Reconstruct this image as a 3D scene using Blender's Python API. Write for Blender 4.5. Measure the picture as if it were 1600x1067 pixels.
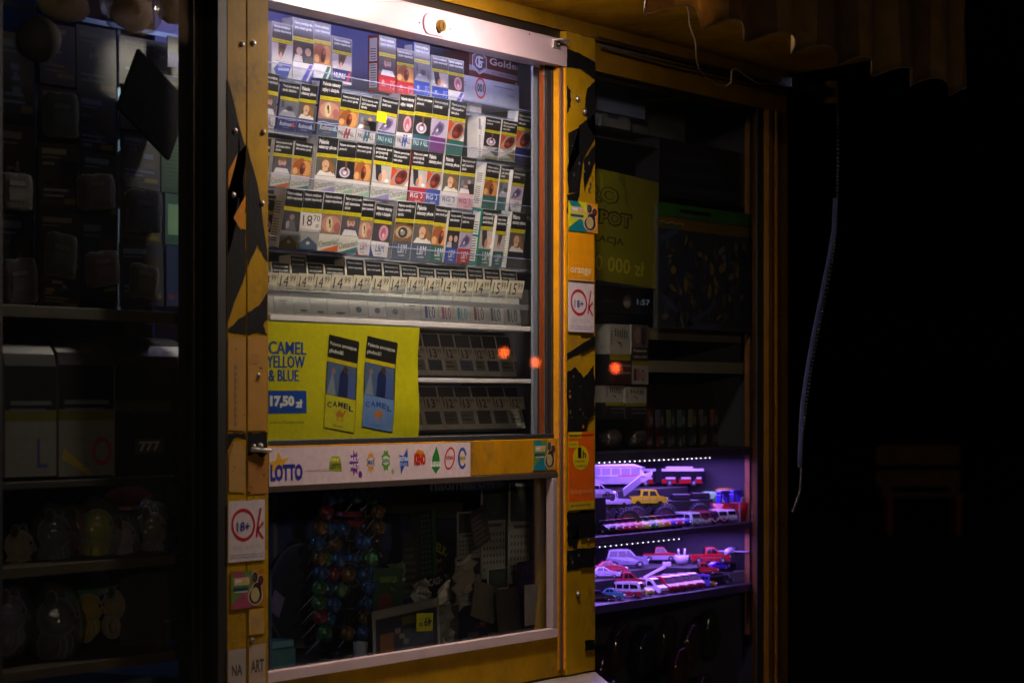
import bpy, math, random
from mathutils import Vector, Matrix
random.seed(7)
S = bpy.context.scene
for o in list(bpy.data.objects): bpy.data.objects.remove(o)
C = S.collection
# ------------------------------------------------------------ camera
FPX, HX, HY = 4222.0, 800.0, 622.0
FW = Vector((.8695, .4941, 0)).normalized(); RT = Vector((FW.y, -FW.x, 0))
CAM = Vector((-3.592, -2.225, 1.5))
cd = bpy.data.cameras.new('camera'); cam = bpy.data.objects.new('camera', cd); C.objects.link(cam)
cam.location = CAM
cam.rotation_euler = (math.pi/2, 0, math.atan2(FW.y, FW.x) - math.pi/2)
cd.sensor_width = 36; cd.lens = FPX/1600*36; cd.shift_y = (HY-533.5)/1600; cd.shift_x = 0
cd.clip_start = .05; cd.clip_end = 400
cd.dof.use_dof = True; cd.dof.focus_distance = 4.45; cd.dof.aperture_fstop = 8
S.camera = cam
# ------------------------------------------------------------ night sky
W = bpy.data.worlds.new('World'); S.world = W; W.use_nodes = True
nt = W.node_tree; nt.nodes.clear()
sky = nt.nodes.new('ShaderNodeTexSky'); sky.sky_type = 'NISHITA'; sky.sun_disc = False
sky.sun_elevation = math.radians(-4); sky.sun_rotation = math.radians(200)
bg = nt.nodes.new('ShaderNodeBackground'); bg.inputs[1].default_value = .012
wo = nt.nodes.new('ShaderNodeOutputWorld')
nt.links.new(sky.outputs[0], bg.inputs[0]); nt.links.new(bg.outputs[0], wo.inputs[0])
S.view_settings.view_transform = 'Standard'; S.view_settings.look = 'None'
S.view_settings.exposure = .35; S.view_settings.gamma = 1
S.cycles.transparent_max_bounces = 24; S.cycles.max_bounces = 8

def lamp(name, kind, loc, energy, col, size=.1, size_y=None, rot=(0,0,0), parent=None):
    d = bpy.data.lights.new(name, kind); d.energy = energy; d.color = col
    if kind == 'AREA':
        d.size = size
        if size_y: d.shape = 'RECTANGLE'; d.size_y = size_y
    else: d.shadow_soft_size = size
    o = bpy.data.objects.new(name, d); o.location = loc; o.rotation_euler = rot; C.objects.link(o)
    if parent: o.parent = parent
    return o
# ------------------------------------------------------------ pixel -> point on a plane of given depth
def P(px, py, Y=0.0):
    d = FW + RT*((px-HX)/FPX) + Vector((0,0,1))*((HY-py)/FPX)
    t = (Y-CAM.y)/d.y
    return CAM + d*t
def PX(px, Y=0.0): return P(px, HY, Y).x
def PZ(px, py, Y=0.0): return P(px, py, Y).z
def fl(c):
    def f(v):
        v /= 255.0
        return v/12.92 if v <= .04045 else ((v+.055)/1.055)**2.4
    return (f(c[0]), f(c[1]), f(c[2]), 1.0)
# ------------------------------------------------------------ materials (all read the face colour "Col")
MATS = {}
def mat(name, rough=.5, metal=0, coat=0, noise=.12, nscale=60, spec=.5, bump=0, bscale=200, dirt=0, emit=0, trans=0, sheen=0):
    m = bpy.data.materials.new(name); m.use_nodes = True; n = m.node_tree; L = n.links
    b = n.nodes['Principled BSDF']
    a = n.nodes.new('ShaderNodeAttribute'); a.attribute_name = 'Col'
    tc = n.nodes.new('ShaderNodeTexCoord')
    nz = n.nodes.new('ShaderNodeTexNoise'); nz.inputs['Scale'].default_value = nscale; nz.inputs['Detail'].default_value = 5
    L.new(tc.outputs['Object'], nz.inputs['Vector'])
    mr = n.nodes.new('ShaderNodeMapRange'); mr.inputs['From Min'].default_value = .3; mr.inputs['From Max'].default_value = .7
    mr.inputs['To Min'].default_value = 1-noise; mr.inputs['To Max'].default_value = 1+noise*.6
    L.new(nz.outputs['Fac'], mr.inputs['Value'])
    mx = n.nodes.new('ShaderNodeVectorMath'); mx.operation = 'SCALE'
    L.new(a.outputs['Color'], mx.inputs[0]); L.new(mr.outputs[0], mx.inputs['Scale'])
    out = mx.outputs[0]
    if dirt:
        n2 = n.nodes.new('ShaderNodeTexNoise'); n2.inputs['Scale'].default_value = 9; n2.inputs['Detail'].default_value = 9; n2.inputs['Roughness'].default_value = .72
        L.new(tc.outputs['Object'], n2.inputs['Vector'])
        r2 = n.nodes.new('ShaderNodeValToRGB'); r2.color_ramp.elements[0].position = .5; r2.color_ramp.elements[1].position = .68
        L.new(n2.outputs['Fac'], r2.inputs[0])
        sc = n.nodes.new('ShaderNodeMath'); sc.operation = 'MULTIPLY'; sc.inputs[1].default_value = dirt
        L.new(r2.outputs[0], sc.inputs[0])
        mm = n.nodes.new('ShaderNodeMixRGB'); mm.inputs[2].default_value = (.07,.045,.025,1)
        L.new(sc.outputs[0], mm.inputs[0]); L.new(out, mm.inputs[1]); out = mm.outputs[0]
    L.new(out, b.inputs['Base Color'])
    b.inputs['Roughness'].default_value = rough; b.inputs['Metallic'].default_value = metal
    b.inputs['Coat Weight'].default_value = coat; b.inputs['Coat Roughness'].default_value = .08
    b.inputs['Specular IOR Level'].default_value = spec
    if sheen: b.inputs['Sheen Weight'].default_value = sheen
    if bump:
        bn = n.nodes.new('ShaderNodeTexNoise'); bn.inputs['Scale'].default_value = bscale; bn.inputs['Detail'].default_value = 4
        L.new(tc.outputs['Object'], bn.inputs['Vector'])
        bp = n.nodes.new('ShaderNodeBump'); bp.inputs['Strength'].default_value = bump; bp.inputs['Distance'].default_value = .002
        L.new(bn.outputs['Fac'], bp.inputs['Height']); L.new(bp.outputs[0], b.inputs['Normal'])
    if emit:
        L.new(a.outputs['Color'], b.inputs['Emission Color']); b.inputs['Emission Strength'].default_value = emit
    MATS[name] = m; return m
mat('printed_card', .38, coat=.35, noise=.10, nscale=90)
mat('paper', .75, noise=.12, nscale=40, bump=.2, bscale=30)
mat('yellow_paint', .6, noise=.28, nscale=18, dirt=.75, bump=.2, bscale=120, spec=.08)
mat('spray_paint', .85, noise=.5, nscale=60, bump=.3, bscale=160, spec=.12)
mat('white_metal', .33, noise=.05, nscale=8, dirt=.10)
mat('plastic', .32, noise=.08, nscale=50)
mat('toy_paint', .16, coat=.7, noise=.04, nscale=60)
mat('chrome', .14, metal=1, noise=.1)
mat('rubber', .65, noise=.2, nscale=80)
mat('aluminium', .35, metal=.85, noise=.15, nscale=25)
mat('matte', .8, noise=.2, nscale=12)
mat('cloth', .9, noise=.3, nscale=50, bump=.5, bscale=120, sheen=.3)
mat('asphalt', .9, noise=.4, nscale=25, bump=.6, bscale=90)
mat('wood', .6, noise=.35, nscale=14)
mat('foil', .12, metal=.35, coat=1, noise=.35, nscale=30, bump=.9, bscale=26)
mat('lit', .5, emit=1)
MATS['lamp_glow'] = None
def emis(name, s):
    m = bpy.data.materials.new(name); m.use_nodes = True; n = m.node_tree; n.nodes.clear()
    a = n.nodes.new('ShaderNodeAttribute'); a.attribute_name = 'Col'
    e = n.nodes.new('ShaderNodeEmission'); e.inputs[1].default_value = s; o = n.nodes.new('ShaderNodeOutputMaterial')
    n.links.new(a.outputs['Color'], e.inputs[0]); n.links.new(e.outputs[0], o.inputs[0]); MATS[name] = m
emis('lamp_glow', 115); emis('panel_glow', 330); emis('tube_glow', 8); emis('led_glow', 4); emis('signal_glow', 13); emis('screen_glow', .12)
def glassmat(name, ior, tint, haze=0.0, rough=0.0, bumps=0):
    m = bpy.data.materials.new(name); m.use_nodes = True; n = m.node_tree; n.nodes.clear(); L = n.links
    ge = n.nodes.new('ShaderNodeNewGeometry'); dt = n.nodes.new('ShaderNodeVectorMath'); dt.operation = 'DOT_PRODUCT'
    L.new(ge.outputs['Normal'], dt.inputs[0]); L.new(ge.outputs['Incoming'], dt.inputs[1])
    def mth(op, a, b_=None):
        q = n.nodes.new('ShaderNodeMath'); q.operation = op
        for i_, v in enumerate((a, b_)):
            if v is None: continue
            if isinstance(v, (int, float)): q.inputs[i_].default_value = v
            else: L.new(v, q.inputs[i_])
        return q.outputs[0]
    r0 = ((ior-1)/(ior+1))**2
    fac = mth('ADD', mth('MULTIPLY', mth('POWER', mth('SUBTRACT', 1, mth('ABSOLUTE', dt.outputs['Value'])), 5), 1-r0), r0)
    tr = n.nodes.new('ShaderNodeBsdfTransparent'); tr.inputs[0].default_value = tint
    gl = n.nodes.new('ShaderNodeBsdfGlossy'); gl.inputs['Roughness'].default_value = rough
    mx = n.nodes.new('ShaderNodeMixShader'); o = n.nodes.new('ShaderNodeOutputMaterial')
    L.new(fac, mx.inputs[0]); L.new(gl.outputs[0], mx.inputs[2])
    src = tr.outputs[0]
    tc = n.nodes.new('ShaderNodeTexCoord')
    if haze:
        df = n.nodes.new('ShaderNodeBsdfDiffuse'); df.inputs[0].default_value = (.6,.6,.65,1)
        nz = n.nodes.new('ShaderNodeTexNoise'); nz.inputs['Scale'].default_value = 5; nz.inputs['Detail'].default_value = 8
        L.new(tc.outputs['Object'], nz.inputs['Vector'])
        mu = n.nodes.new('ShaderNodeMath'); mu.operation = 'MULTIPLY'; mu.inputs[1].default_value = haze*2
        L.new(nz.outputs['Fac'], mu.inputs[0])
        m2 = n.nodes.new('ShaderNodeMixShader'); L.new(mu.outputs[0], m2.inputs[0]); L.new(tr.outputs[0], m2.inputs[1]); L.new(df.outputs[0], m2.inputs[2]); src = m2.outputs[0]
    if bumps:
        bn = n.nodes.new('ShaderNodeTexNoise'); bn.inputs['Scale'].default_value = bumps; bn.inputs['Detail'].default_value = 4
        L.new(tc.outputs['Object'], bn.inputs['Vector'])
        bp = n.nodes.new('ShaderNodeBump'); bp.inputs['Strength'].default_value = .8; bp.inputs['Distance'].default_value = .01
        L.new(bn.outputs['Fac'], bp.inputs['Height']); L.new(bp.outputs[0], gl.inputs['Normal']); L.new(bp.outputs[0], dt.inputs[0])
    L.new(src, mx.inputs[1]); L.new(mx.outputs[0], o.inputs[0]); MATS[name] = m
glassmat('glass', 1.42, (.95,.97,.96,1), .005)
glassmat('acrylic', 1.4, (.80,.83,.88,1), .05)
glassmat('clear_bag', 1.5, (.80,.84,.88,1), .05, .12, 30)
def clothmat(name, thru):
    mat(name, .9, noise=.25, nscale=30, bump=.3, bscale=150); m = MATS[name]; n = m.node_tree
    b = n.nodes['Principled BSDF']; o = n.nodes['Material Output']; tl = n.nodes.new('ShaderNodeBsdfTranslucent'); mx = n.nodes.new('ShaderNodeMixShader'); mx.inputs[0].default_value = thru
    n.links.new(b.inputs['Base Color'].links[0].from_socket, tl.inputs[0]); n.links.new(b.outputs[0], mx.inputs[1]); n.links.new(tl.outputs[0], mx.inputs[2]); n.links.new(mx.outputs[0], o.inputs[0])
clothmat('awning_cloth', .4)
# ------------------------------------------------------------ mesh builder
TXT = {}
def text_geo(s, bold):
    k = (s, bold)
    if k in TXT: return TXT[k]
    cu = bpy.data.curves.new('t', 'FONT'); cu.body = s; cu.resolution_u = 2; cu.offset = bold; cu.fill_mode = 'FRONT'
    o = bpy.data.objects.new('t', cu); C.objects.link(o)
    dg = bpy.context.evaluated_depsgraph_get(); dg.update()
    me = o.evaluated_get(dg).to_mesh()
    vs = [(v.co.x, v.co.y) for v in me.vertices]; fs = [tuple(p.vertices) for p in me.polygons]
    o.evaluated_get(dg).to_mesh_clear(); bpy.data.objects.remove(o); bpy.data.curves.remove(cu)
    if vs:
        x0 = min(v[0] for v in vs); x1 = max(v[0] for v in vs); z0 = min(v[1] for v in vs); z1 = max(v[1] for v in vs)
        vs = [((v[0]-x0)/max(x1-x0,1e-6), (v[1]-z0)/max(z1-z0,1e-6)) for v in vs]; asp = (x1-x0)/max(z1-z0,1e-6)
    else: asp = 1
    TXT[k] = (vs, fs, asp); return TXT[k]
class MB:
    def __init__(s, m='plastic', col=(200,200,200)):
        s.v = []; s.f = []; s.c = []; s.m = []; s.sm = []; s.mat = m; s.col = col; s.M = Matrix()
    def vert(s, p): s.v.append(s.M @ Vector(p)); return len(s.v)-1
    def face(s, idx, col=None, m=None, sm=False):
        s.f.append(tuple(idx)); s.c.append(fl(col or s.col)); s.m.append(m or s.mat); s.sm.append(sm)
    def poly(s, pts, col=None, m=None, sm=False):
        s.face([s.vert(p) for p in pts], col, m, sm)
    def box(s, x0, x1, y0, y1, z0, z1, col=None, m=None):
        if x0 > x1: x0, x1 = x1, x0
        if y0 > y1: y0, y1 = y1, y0
        if z0 > z1: z0, z1 = z1, z0
        i = [s.vert((x,y,z)) for x in (x0,x1) for y in (y0,y1) for z in (z0,z1)]
        for q in ((0,1,3,2),(4,6,7,5),(0,4,5,1),(2,3,7,6),(0,2,6,4),(1,5,7,3)): s.face([i[k] for k in q], col, m)
    # front-facing decals, plane y = -layer*0.15mm, facing -Y
    def rect(s, x0, z0, x1, z1, ly=1, col=None, m=None, nx=1, nz=1):
        y = -ly*.00015
        for a in range(nx):
            for b in range(nz):
                xa = x0+(x1-x0)*a/nx; xb = x0+(x1-x0)*(a+1)/nx; za = z0+(z1-z0)*b/nz; zb = z0+(z1-z0)*(b+1)/nz
                s.poly([(xa,y,za),(xb,y,za),(xb,y,zb),(xa,y,zb)], col, m)
    def shape(s, pts, ly=1, col=None, m=None): s.poly([(x,-ly*.00015,z) for x,z in pts], col, m)
    def ell(s, cx, cz, rx, rz, ly=1, col=None, m=None, n=14, rot=0):
        cr, sr = math.cos(rot), math.sin(rot); pts = []
        for k in range(n):
            a = 2*math.pi*k/n; x = rx*math.cos(a); z = rz*math.sin(a); pts.append((cx+x*cr-z*sr, cz+x*sr+z*cr))
        s.shape(pts, ly, col, m)
    def ring(s, cx, cz, rx, rz, w, ly=1, col=None, n=20, rot=0, a0=0, a1=2*math.pi):
        cr, sr = math.cos(rot), math.sin(rot)
        def pt(a, k):
            x = (rx-w*k)*math.cos(a); z = (rz-w*k)*math.sin(a); return (cx+x*cr-z*sr, -ly*.00015, cz+x*sr+z*cr)
        for k in range(n):
            a = a0+(a1-a0)*k/n; b = a0+(a1-a0)*(k+1)/n
            s.poly([pt(a,0), pt(b,0), pt(b,1), pt(a,1)], col)
    def stroke(s, pts, w, ly=1, col=None):
        for (xa,za),(xb,zb) in zip(pts, pts[1:]):
            dx, dz = xb-xa, zb-za; l = math.hypot(dx,dz) or 1; nx, nz = -dz/l*w/2, dx/l*w/2
            s.shape([(xa-nx,za-nz),(xb-nx,zb-nz),(xb+nx,zb+nz),(xa+nx,za+nz)], ly, col)
    def text(s, t, x0, z0, x1, z1, ly=2, col=None, bold=.01, rot=0, flip=False, keep=False, m=None, shear=0):
        vs, fs, asp = text_geo(t, bold)
        if not vs: return
        w, h = x1-x0, z1-z0
        if keep: w = min(w, h*asp)
        y = -ly*.00015; base = []; cr, sr = math.cos(rot), math.sin(rot)
        for a, b in vs:
            if flip: a, b = 1-a, 1-b
            x = a*w + b*h*shear; z = b*h
            base.append(s.vert((x0+x*cr-z*sr, y, z0+x*sr+z*cr)))
        for f in fs: s.face([base[i] for i in f], col, m)
    def cyl(s, p0, p1, r0, r1=None, n=12, col=None, m=None, caps=True, sm=True):
        if r1 is None: r1 = r0
        p0, p1 = Vector(p0), Vector(p1); d = (p1-p0).normalized()
        a = d.orthogonal().normalized(); b = d.cross(a)
        A = [s.vert(p0+(a*math.cos(2*math.pi*k/n)+b*math.sin(2*math.pi*k/n))*r0) for k in range(n)]
        B = [s.vert(p1+(a*math.cos(2*math.pi*k/n)+b*math.sin(2*math.pi*k/n))*r1) for k in range(n)]
        for k in range(n): s.face([A[k],A[(k+1)%n],B[(k+1)%n],B[k]], col, m, sm)
        if caps: s.face(A[::-1], col, m); s.face(B, col, m)
    def tube(s, pts, r, n=8, col=None, m=None):
        pts = [Vector(p) for p in pts]; rings = []; a = None
        for i, p in enumerate(pts):
            d = (pts[min(i+1,len(pts)-1)]-pts[max(i-1,0)]).normalized()
            a = d.orthogonal().normalized() if a is None else (a-d*a.dot(d)).normalized()
            b = d.cross(a); rr = r[i] if isinstance(r,(list,tuple)) else r
            rings.append([s.vert(p+(a*math.cos(2*math.pi*k/n)+b*math.sin(2*math.pi*k/n))*rr) for k in range(n)])
        for A, B in zip(rings, rings[1:]):
            for k in range(n): s.face([A[k],A[(k+1)%n],B[(k+1)%n],B[k]], col, m, True)
        s.face(rings[0][::-1], col, m); s.face(rings[-1], col, m)
    def ball(s, c, r, n=12, k=8, col=None, m=None, fn=None, cf=None):
        c = Vector(c); r = (r,r,r) if not isinstance(r,(tuple,list)) else r; R = []
        for i in range(k+1):
            th = math.pi*i/k; row = []
            for j in range(n):
                ph = 2*math.pi*j/n; q = Vector((math.sin(th)*math.cos(ph), math.sin(th)*math.sin(ph), math.cos(th)))
                sc = fn(q) if fn else 1
                row.append(s.vert(c+Vector((q.x*r[0]*sc, q.y*r[1]*sc, q.z*r[2]*sc))))
            R.append(row)
        for i in range(k):
            for j in range(n):
                cc = cf(i,j) if cf else col
                if i == 0: s.face([R[0][0],R[1][j],R[1][(j+1)%n]], cc, m, True)
                elif i == k-1: s.face([R[i][j],R[k][0],R[i][(j+1)%n]], cc, m, True)
                else: s.face([R[i][j],R[i+1][j],R[i+1][(j+1)%n],R[i][(j+1)%n]], cc, m, True)
    def prism(s, pts, y0, y1, col=None, m=None, taper=None):   # (x,z) outline extruded in y
        def w(z, y):
            return y*(taper(z) if taper else 1)
        A = [s.vert((x, w(z,y0), z)) for x,z in pts]; B = [s.vert((x, w(z,y1), z)) for x,z in pts]; n = len(pts)
        s.face(A, col, m); s.face(B[::-1], col, m)
        for k in range(n): s.face([A[k],B[k],B[(k+1)%n],A[(k+1)%n]], col, m)
    def warp(s, f): s.v = [Vector(f(v)) for v in s.v]
    def mesh(s, name):
        me = bpy.data.meshes.new(name); me.from_pydata([tuple(v) for v in s.v], [], s.f)
        names = []
        for m in s.m:
            if m not in names: names.append(m)
        for m in names: me.materials.append(MATS[m])
        ca = me.color_attributes.new('Col', 'FLOAT_COLOR', 'CORNER')
        buf = []
        for p in me.polygons:
            buf.extend(list(s.c[p.index])*len(p.vertices))
        ca.data.foreach_set('color', buf)
        me.polygons.foreach_set('material_index', [names.index(m) for m in s.m])
        me.polygons.foreach_set('use_smooth', s.sm)
        return me
    def build(s, name, parent=None, loc=None, rot=None, bevel=0, seg=2):
        o = bpy.data.objects.new(name, s.mesh(name)); C.objects.link(o)
        if parent: o.parent = parent
        if loc is not None: o.location = loc
        if rot is not None: o.rotation_euler = rot
        if bevel:
            b = o.modifiers.new('bevel', 'BEVEL'); b.width = bevel; b.segments = seg; b.limit_method = 'ANGLE'; b.angle_limit = math.radians(40)
        return o
def tag(o, label=None, cat=None, group=None, kind=None):
    if label: o['label'] = label
    if cat: o['category'] = cat
    if group: o['group'] = group
    if kind: o['kind'] = kind
    return o
def empty(name, loc=(0,0,0), rot=(0,0,0), label=None, cat=None, group=None):
    o = bpy.data.objects.new(name, None); C.objects.link(o); o.location = loc; o.rotation_euler = rot; o.empty_display_size = .02
    return tag(o, label, cat, group)
def copy_tree(o, parent=None):
    c = o.copy(); C.objects.link(c)
    if parent: c.parent = parent
    for ch in list(o.children): copy_tree(ch, c)
    return c
ORD = ['first','second','third','fourth','fifth','sixth','seventh','eighth','ninth','tenth','eleventh','twelfth','thirteenth','fourteenth','fifteenth','sixteenth','seventeenth','eighteenth','nineteenth','twentieth']
def Pc(cx, cy, Y): return P(cx, cy, Y)
# ============================================================ THE KIOSK
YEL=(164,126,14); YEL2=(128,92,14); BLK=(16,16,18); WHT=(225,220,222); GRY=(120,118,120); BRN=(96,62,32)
ground = MB('asphalt', (58,54,50)); ground.poly([(-60,-60,0),(90,-60,0),(90,120,0),(-60,120,0)])
tag(ground.build('ground'), kind='structure')
kiosk = empty('kiosk', (0,0,0), label='yellow street kiosk with glazed front, white header beam and black painted corner posts', cat='kiosk')
Z0, Z1, Z2, Z3, Z4, Z5 = 1.024, 1.092, 1.374, 1.431, 2.068, 2.114
XA, XB, XC, XD = PX(355,-.012), PX(419.5,-.012), PX(885,-.012), PX(930,-.010)
XE, XF = PX(1181), PX(1228); ZR = .62
def kp(name, mb, **k): return mb.build(name, kiosk, **k)
# front panel under the counter, roof, side and back walls
b = MB('yellow_paint', YEL); b.box(-2.4, XD, .004, .05, .12, Z0-.004); b.box(XD+.0003, XF, .004, .05, .12, ZR-.0002); b.box(-2.4, XF, .02, .05, 0, .119, BLK); kp('front_panel', b, bevel=.003)
b = MB('matte', (52,54,66)); b.box(XF-.03, XF-.004, .06, 1.7, 0, 2.3, YEL, 'yellow_paint'); b.box(-2.4, XF-.031, 1.66, 1.7, 0, 2.3); b.box(-2.4, -2.36, .06, 1.659, 0, 2.3)
kp('outer_wall', b)
b = MB('matte', (40,40,46)); b.box(-2.359, XF-.031, .051, 1.659, .58, .60); kp('interior_floor', b)
b = MB('matte', (92,94,120)); b.box(-2.359, XF-.031, .061, 1.659, 2.12, 2.16); kp('interior_ceiling', b)
# fascia above the glazing and the soffit of the canopy
b = MB('yellow_paint', YEL2)  # yellow darkened to stand for the weaker lamp light up here
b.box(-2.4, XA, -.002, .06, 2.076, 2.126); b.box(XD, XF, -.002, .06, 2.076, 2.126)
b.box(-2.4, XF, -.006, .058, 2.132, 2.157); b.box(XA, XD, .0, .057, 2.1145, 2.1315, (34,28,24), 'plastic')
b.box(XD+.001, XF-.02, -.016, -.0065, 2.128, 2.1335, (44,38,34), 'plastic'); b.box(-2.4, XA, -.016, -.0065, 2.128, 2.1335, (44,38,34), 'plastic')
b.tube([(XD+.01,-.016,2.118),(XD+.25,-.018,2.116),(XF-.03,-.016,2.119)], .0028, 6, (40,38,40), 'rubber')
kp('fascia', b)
b = MB('yellow_paint', (214,164,14)); c_ = [b.vert((x,y,z)) for x in (-2.4,XF+.02) for y,z in ((.058,2.1575),(-.006,2.1575),(-.375,2.195),(-.375,2.30),(.058,2.30))]
for q in ((0,1,2,3,4),(9,8,7,6,5),(1,0,5,6),(2,1,6,7),(3,2,7,8),(4,3,8,9),(0,4,9,5)): b.face([c_[k] for k in q])
kp('canopy', b, bevel=.003)
# ---- left corner post: two halves with a seam, black spray paint, bolts, stickers
XS = PX(385.5,-.012)
post = MB('yellow_paint', YEL)
post.box(XA, XS-.0012, -.012, .05, Z0, 2.13); post.box(XS+.0012, XB, -.012, .05, Z0, 2.13); post.box(XS-.0012, XS+.0012, .0, .05, Z0, 2.13, BLK)
def onp(mb, pts, Y, col, m=None):
    if mb is None:
        q = MB('spray_paint', SP); q.poly([tuple(P(x,y,Y)) for x,y in pts], col, m); q.build('spray_paint', CURP); return
    mb.poly([tuple(P(x,y,Y)) for x,y in pts], col, m)
def ragged(pts, n=6, amp=2.0):
    out = []
    for (xa,ya),(xb,yb) in zip(pts, pts[1:]+pts[:1]):
        for k in range(n):
            t = k/n; j = 0 if k == 0 else amp
            out.append((xa+(xb-xa)*t+random.uniform(-j,j), ya+(yb-ya)*t+random.uniform(-j,j)))
    return out
def clipx(pts, lo, hi): return [(min(max(x,lo),hi),y) for x,y in pts]
SP=(14,14,17)
pl = kp('post', post, bevel=.0015)
g = None; CURP = pl; Yp=-.0126
for lo, hi, pts in ((355.6,384.6,[(355,122),(384.6,232),(384.6,330),(372,352),(366,346),(384.6,300),(355.6,400)]),
                    (355.6,384.6,[(355.6,300),(366,250),(384.6,226),(384.6,262),(366,342),(372,356),(384.6,360),(384.6,424),(355.6,506)]),
                    (386.6,418,[(386.6,228),(402,285),(418,392),(418,410),(402,382),(386.6,420)]),
                    (355.6,384.6,[(358,512),(384.6,490),(384.6,522),(357,518)]),
                    (386.6,418,[(386.6,489),(404,478),(418,456),(418,500),(411,508),(418,524),(400,520),(386.6,523)]),
                    (355.6,384.6,[(355.6,677),(384.6,676),(384.6,686),(370,683),(362,690),(355.6,704)]),
                    (386.6,418,[(386.6,676),(418,675),(418,708),(410,716),(400,708),(386.6,712)])):
    onp(g, clipx(ragged(pts, 5, 1.1), lo, hi), Yp, SP)
onp(g, [(357,268),(371,240),(368,256),(357,296)], Yp-.0002, (190,120,12), 'yellow_paint')
onp(g, [(365,340),(384,305),(384,322),(377,360)], Yp-.0002, (190,120,12), 'yellow_paint')
g = MB('spray_paint', SP)
for k in range(40):
    x = random.choice([random.uniform(357,382),random.uniform(388,415)]); y = random.uniform(530,1060); s_ = random.uniform(.8,3)
    onp(g, clipx([(x-s_,y),(x,y-s_*.6),(x+s_*1.4,y+.5),(x,y+s_*.7)],356,418), Yp-.0004, random.choice([(70,46,22),(120,84,40),(48,36,26),(150,120,80)]))
tag(g.build('paint_fleck', pl), kind='stuff')
# weathered pasted sheets on the yellow between paint patches
g = MB('paper', (178,104,20)); Yq=-.0129
onp(g, [(356.5,528),(384,527),(384,673),(357,672)], Yq, (156,110,20)); g.build('pasted_sheet', pl); g = MB('paper', (178,104,20)); onp(g, [(387.5,527),(417,526),(416.5,672),(387.5,673)], Yq, (160,112,22))
for k in range(9): onp(g, [(366+k%2,570+k*11),(370,569+k*11),(370,577+k*11),(367,578+k*11)], Yq-.0003, (110,96,70))
onp(g, [(391,553),(405,553),(405,568),(391,569)], Yq-.0003, (150,98,32)); onp(g, [(358,712),(366,690),(378,690),(383,708),(383,770),(358,768)], Yq, (160,118,50))
onp(g, [(388,716),(417,716),(417,770),(388,772)], Yq, (150,96,24))
g.build('pasted_sheet', pl)
def bolt(px, py, Y, parent, r=.0055):
    r *= .8
    m = MB('aluminium', (190,178,170)); p = P(px, py, Y); m.cyl(p, p+Vector((0,-.0012,0)), r*1.25, r*1.2, 14, (120,112,108)); m.ball(p+Vector((0,-.0015,0)), (r,r*.6,r), 12, 6); m.build('bolt', parent)
for x,y in ((378,70),(395.5,68),(367,205),(411,207),(364,305),(409,318),(403,587),(393,1000),(396,698)): bolt(x, y, -.012, pl, .0048)
m = MB('plastic', (190,180,170)); p = P(404,702,-.014); m.cyl(p+Vector((-.018,0,0)), p+Vector((.024,-.004,-.002)), .0035, .003, 8); m.ball(p+Vector((.002,-.002,.005)), .004, 10, 6); m.build('latch', pl)
# sticker drawn in its own (x,z) frame in metres
def sticker(px0, py0, px1, py1, Y, parent, draw, base=(215,205,205), name='sticker', label=None, mtl='printed_card'):
    a = P(px0, py1, Y); x1 = PX(px1, Y); z1 = PZ(px0, py0, Y); w = x1-a.x; h = z1-a.z
    m = MB(mtl, base); m.box(0, w, 0, .0006, 0, h); draw(m, w, h)
    o = m.build(name, parent, loc=a)
    if label: o['label'] = label
    return o
def ok18(m, w, h):
    RED=(170,34,50)
    m.ring(w*.40, h*.60, w*.33, h*.27, w*.055, 1, RED, 30, rot=-.12)
    m.stroke([(w*.88,h*.86),(w*.80,h*.60),(w*.76,h*.38)], w*.05, 2, RED)
    m.stroke([(w*.95,h*.62),(w*.79,h*.50),(w*.95,h*.35)], w*.045, 2, RED)
    m.text('18+', w*.22, h*.50, w*.58, h*.65, 3, (28,50,140), .01)
    for k in range(2): m.text('Sprzedaż osobom pełnoletnim', w*.12, h*(.245-.035*k), w*.88, h*(.262-.035*k), 2, (90,100,150), .0)
    for k in range(2): m.text('Nie sprzedajemy papierosów', w*.05, h*(.10-.045*k), w*.95, h*(.125-.045*k), 2, (60,70,150), .01)
def snake(c1, c2):
    def f(m, w, h):
        m.rect(0, 0, w*.62, h, 1, c1); m.shape([(0,h*.1),(w*.4,h*.45),(w*.62,h*.2),(w*.62,0),(0,0)], 2, c2)
        m.shape([(0,h),(w*.3,h),(w*.55,h*.7),(w*.2,h*.62)], 2, c2)
        m.rect(w*.08,h*.62,w*.54,h*.82,3,(190,170,140)); m.rect(w*.12,h*.69,w*.30,h*.77,4,(214,206,196)); m.rect(w*.32,h*.66,w*.50,h*.74,4,(206,160,70)); m.rect(w*.06,h*.48,w*.50,h*.56,3,(24,70,84)); m.rect(w*.1,h*.42,w*.48,h*.46,3,(190,180,170))
        for k_,cc in ((1.0,(206,176,168)),(.86,(52,36,32))):
            m.ell(w*.72,h*.30,w*.23*k_,h*.26*k_,4+(k_<1),cc); m.ell(w*.76,h*.46,w*.16*k_,h*.22*k_,4+(k_<1),cc); m.ell(w*.70,h*.80,w*.10*k_,h*.17*k_,4+(k_<1),cc); m.ell(w*.88,h*.70,w*.10*k_,h*.16*k_,4+(k_<1),cc)
        m.ell(w*.71,h*.33,w*.13,h*.20,6,(176,160,112)); m.ell(w*.68,h*.80,w*.045,h*.10,6,(70,76,40)); m.ell(w*.88,h*.70,w*.05,h*.09,6,(104,44,34))
    return f
sticker(357,783,414,879,-.0135,pl,ok18,(198,184,184),label='pale sticker with red handwritten OK around a blue 18+, on the left post')
sticker(361,893,413,952,-.0135,pl,snake((96,122,60),(150,70,90)),(170,110,20))
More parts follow.
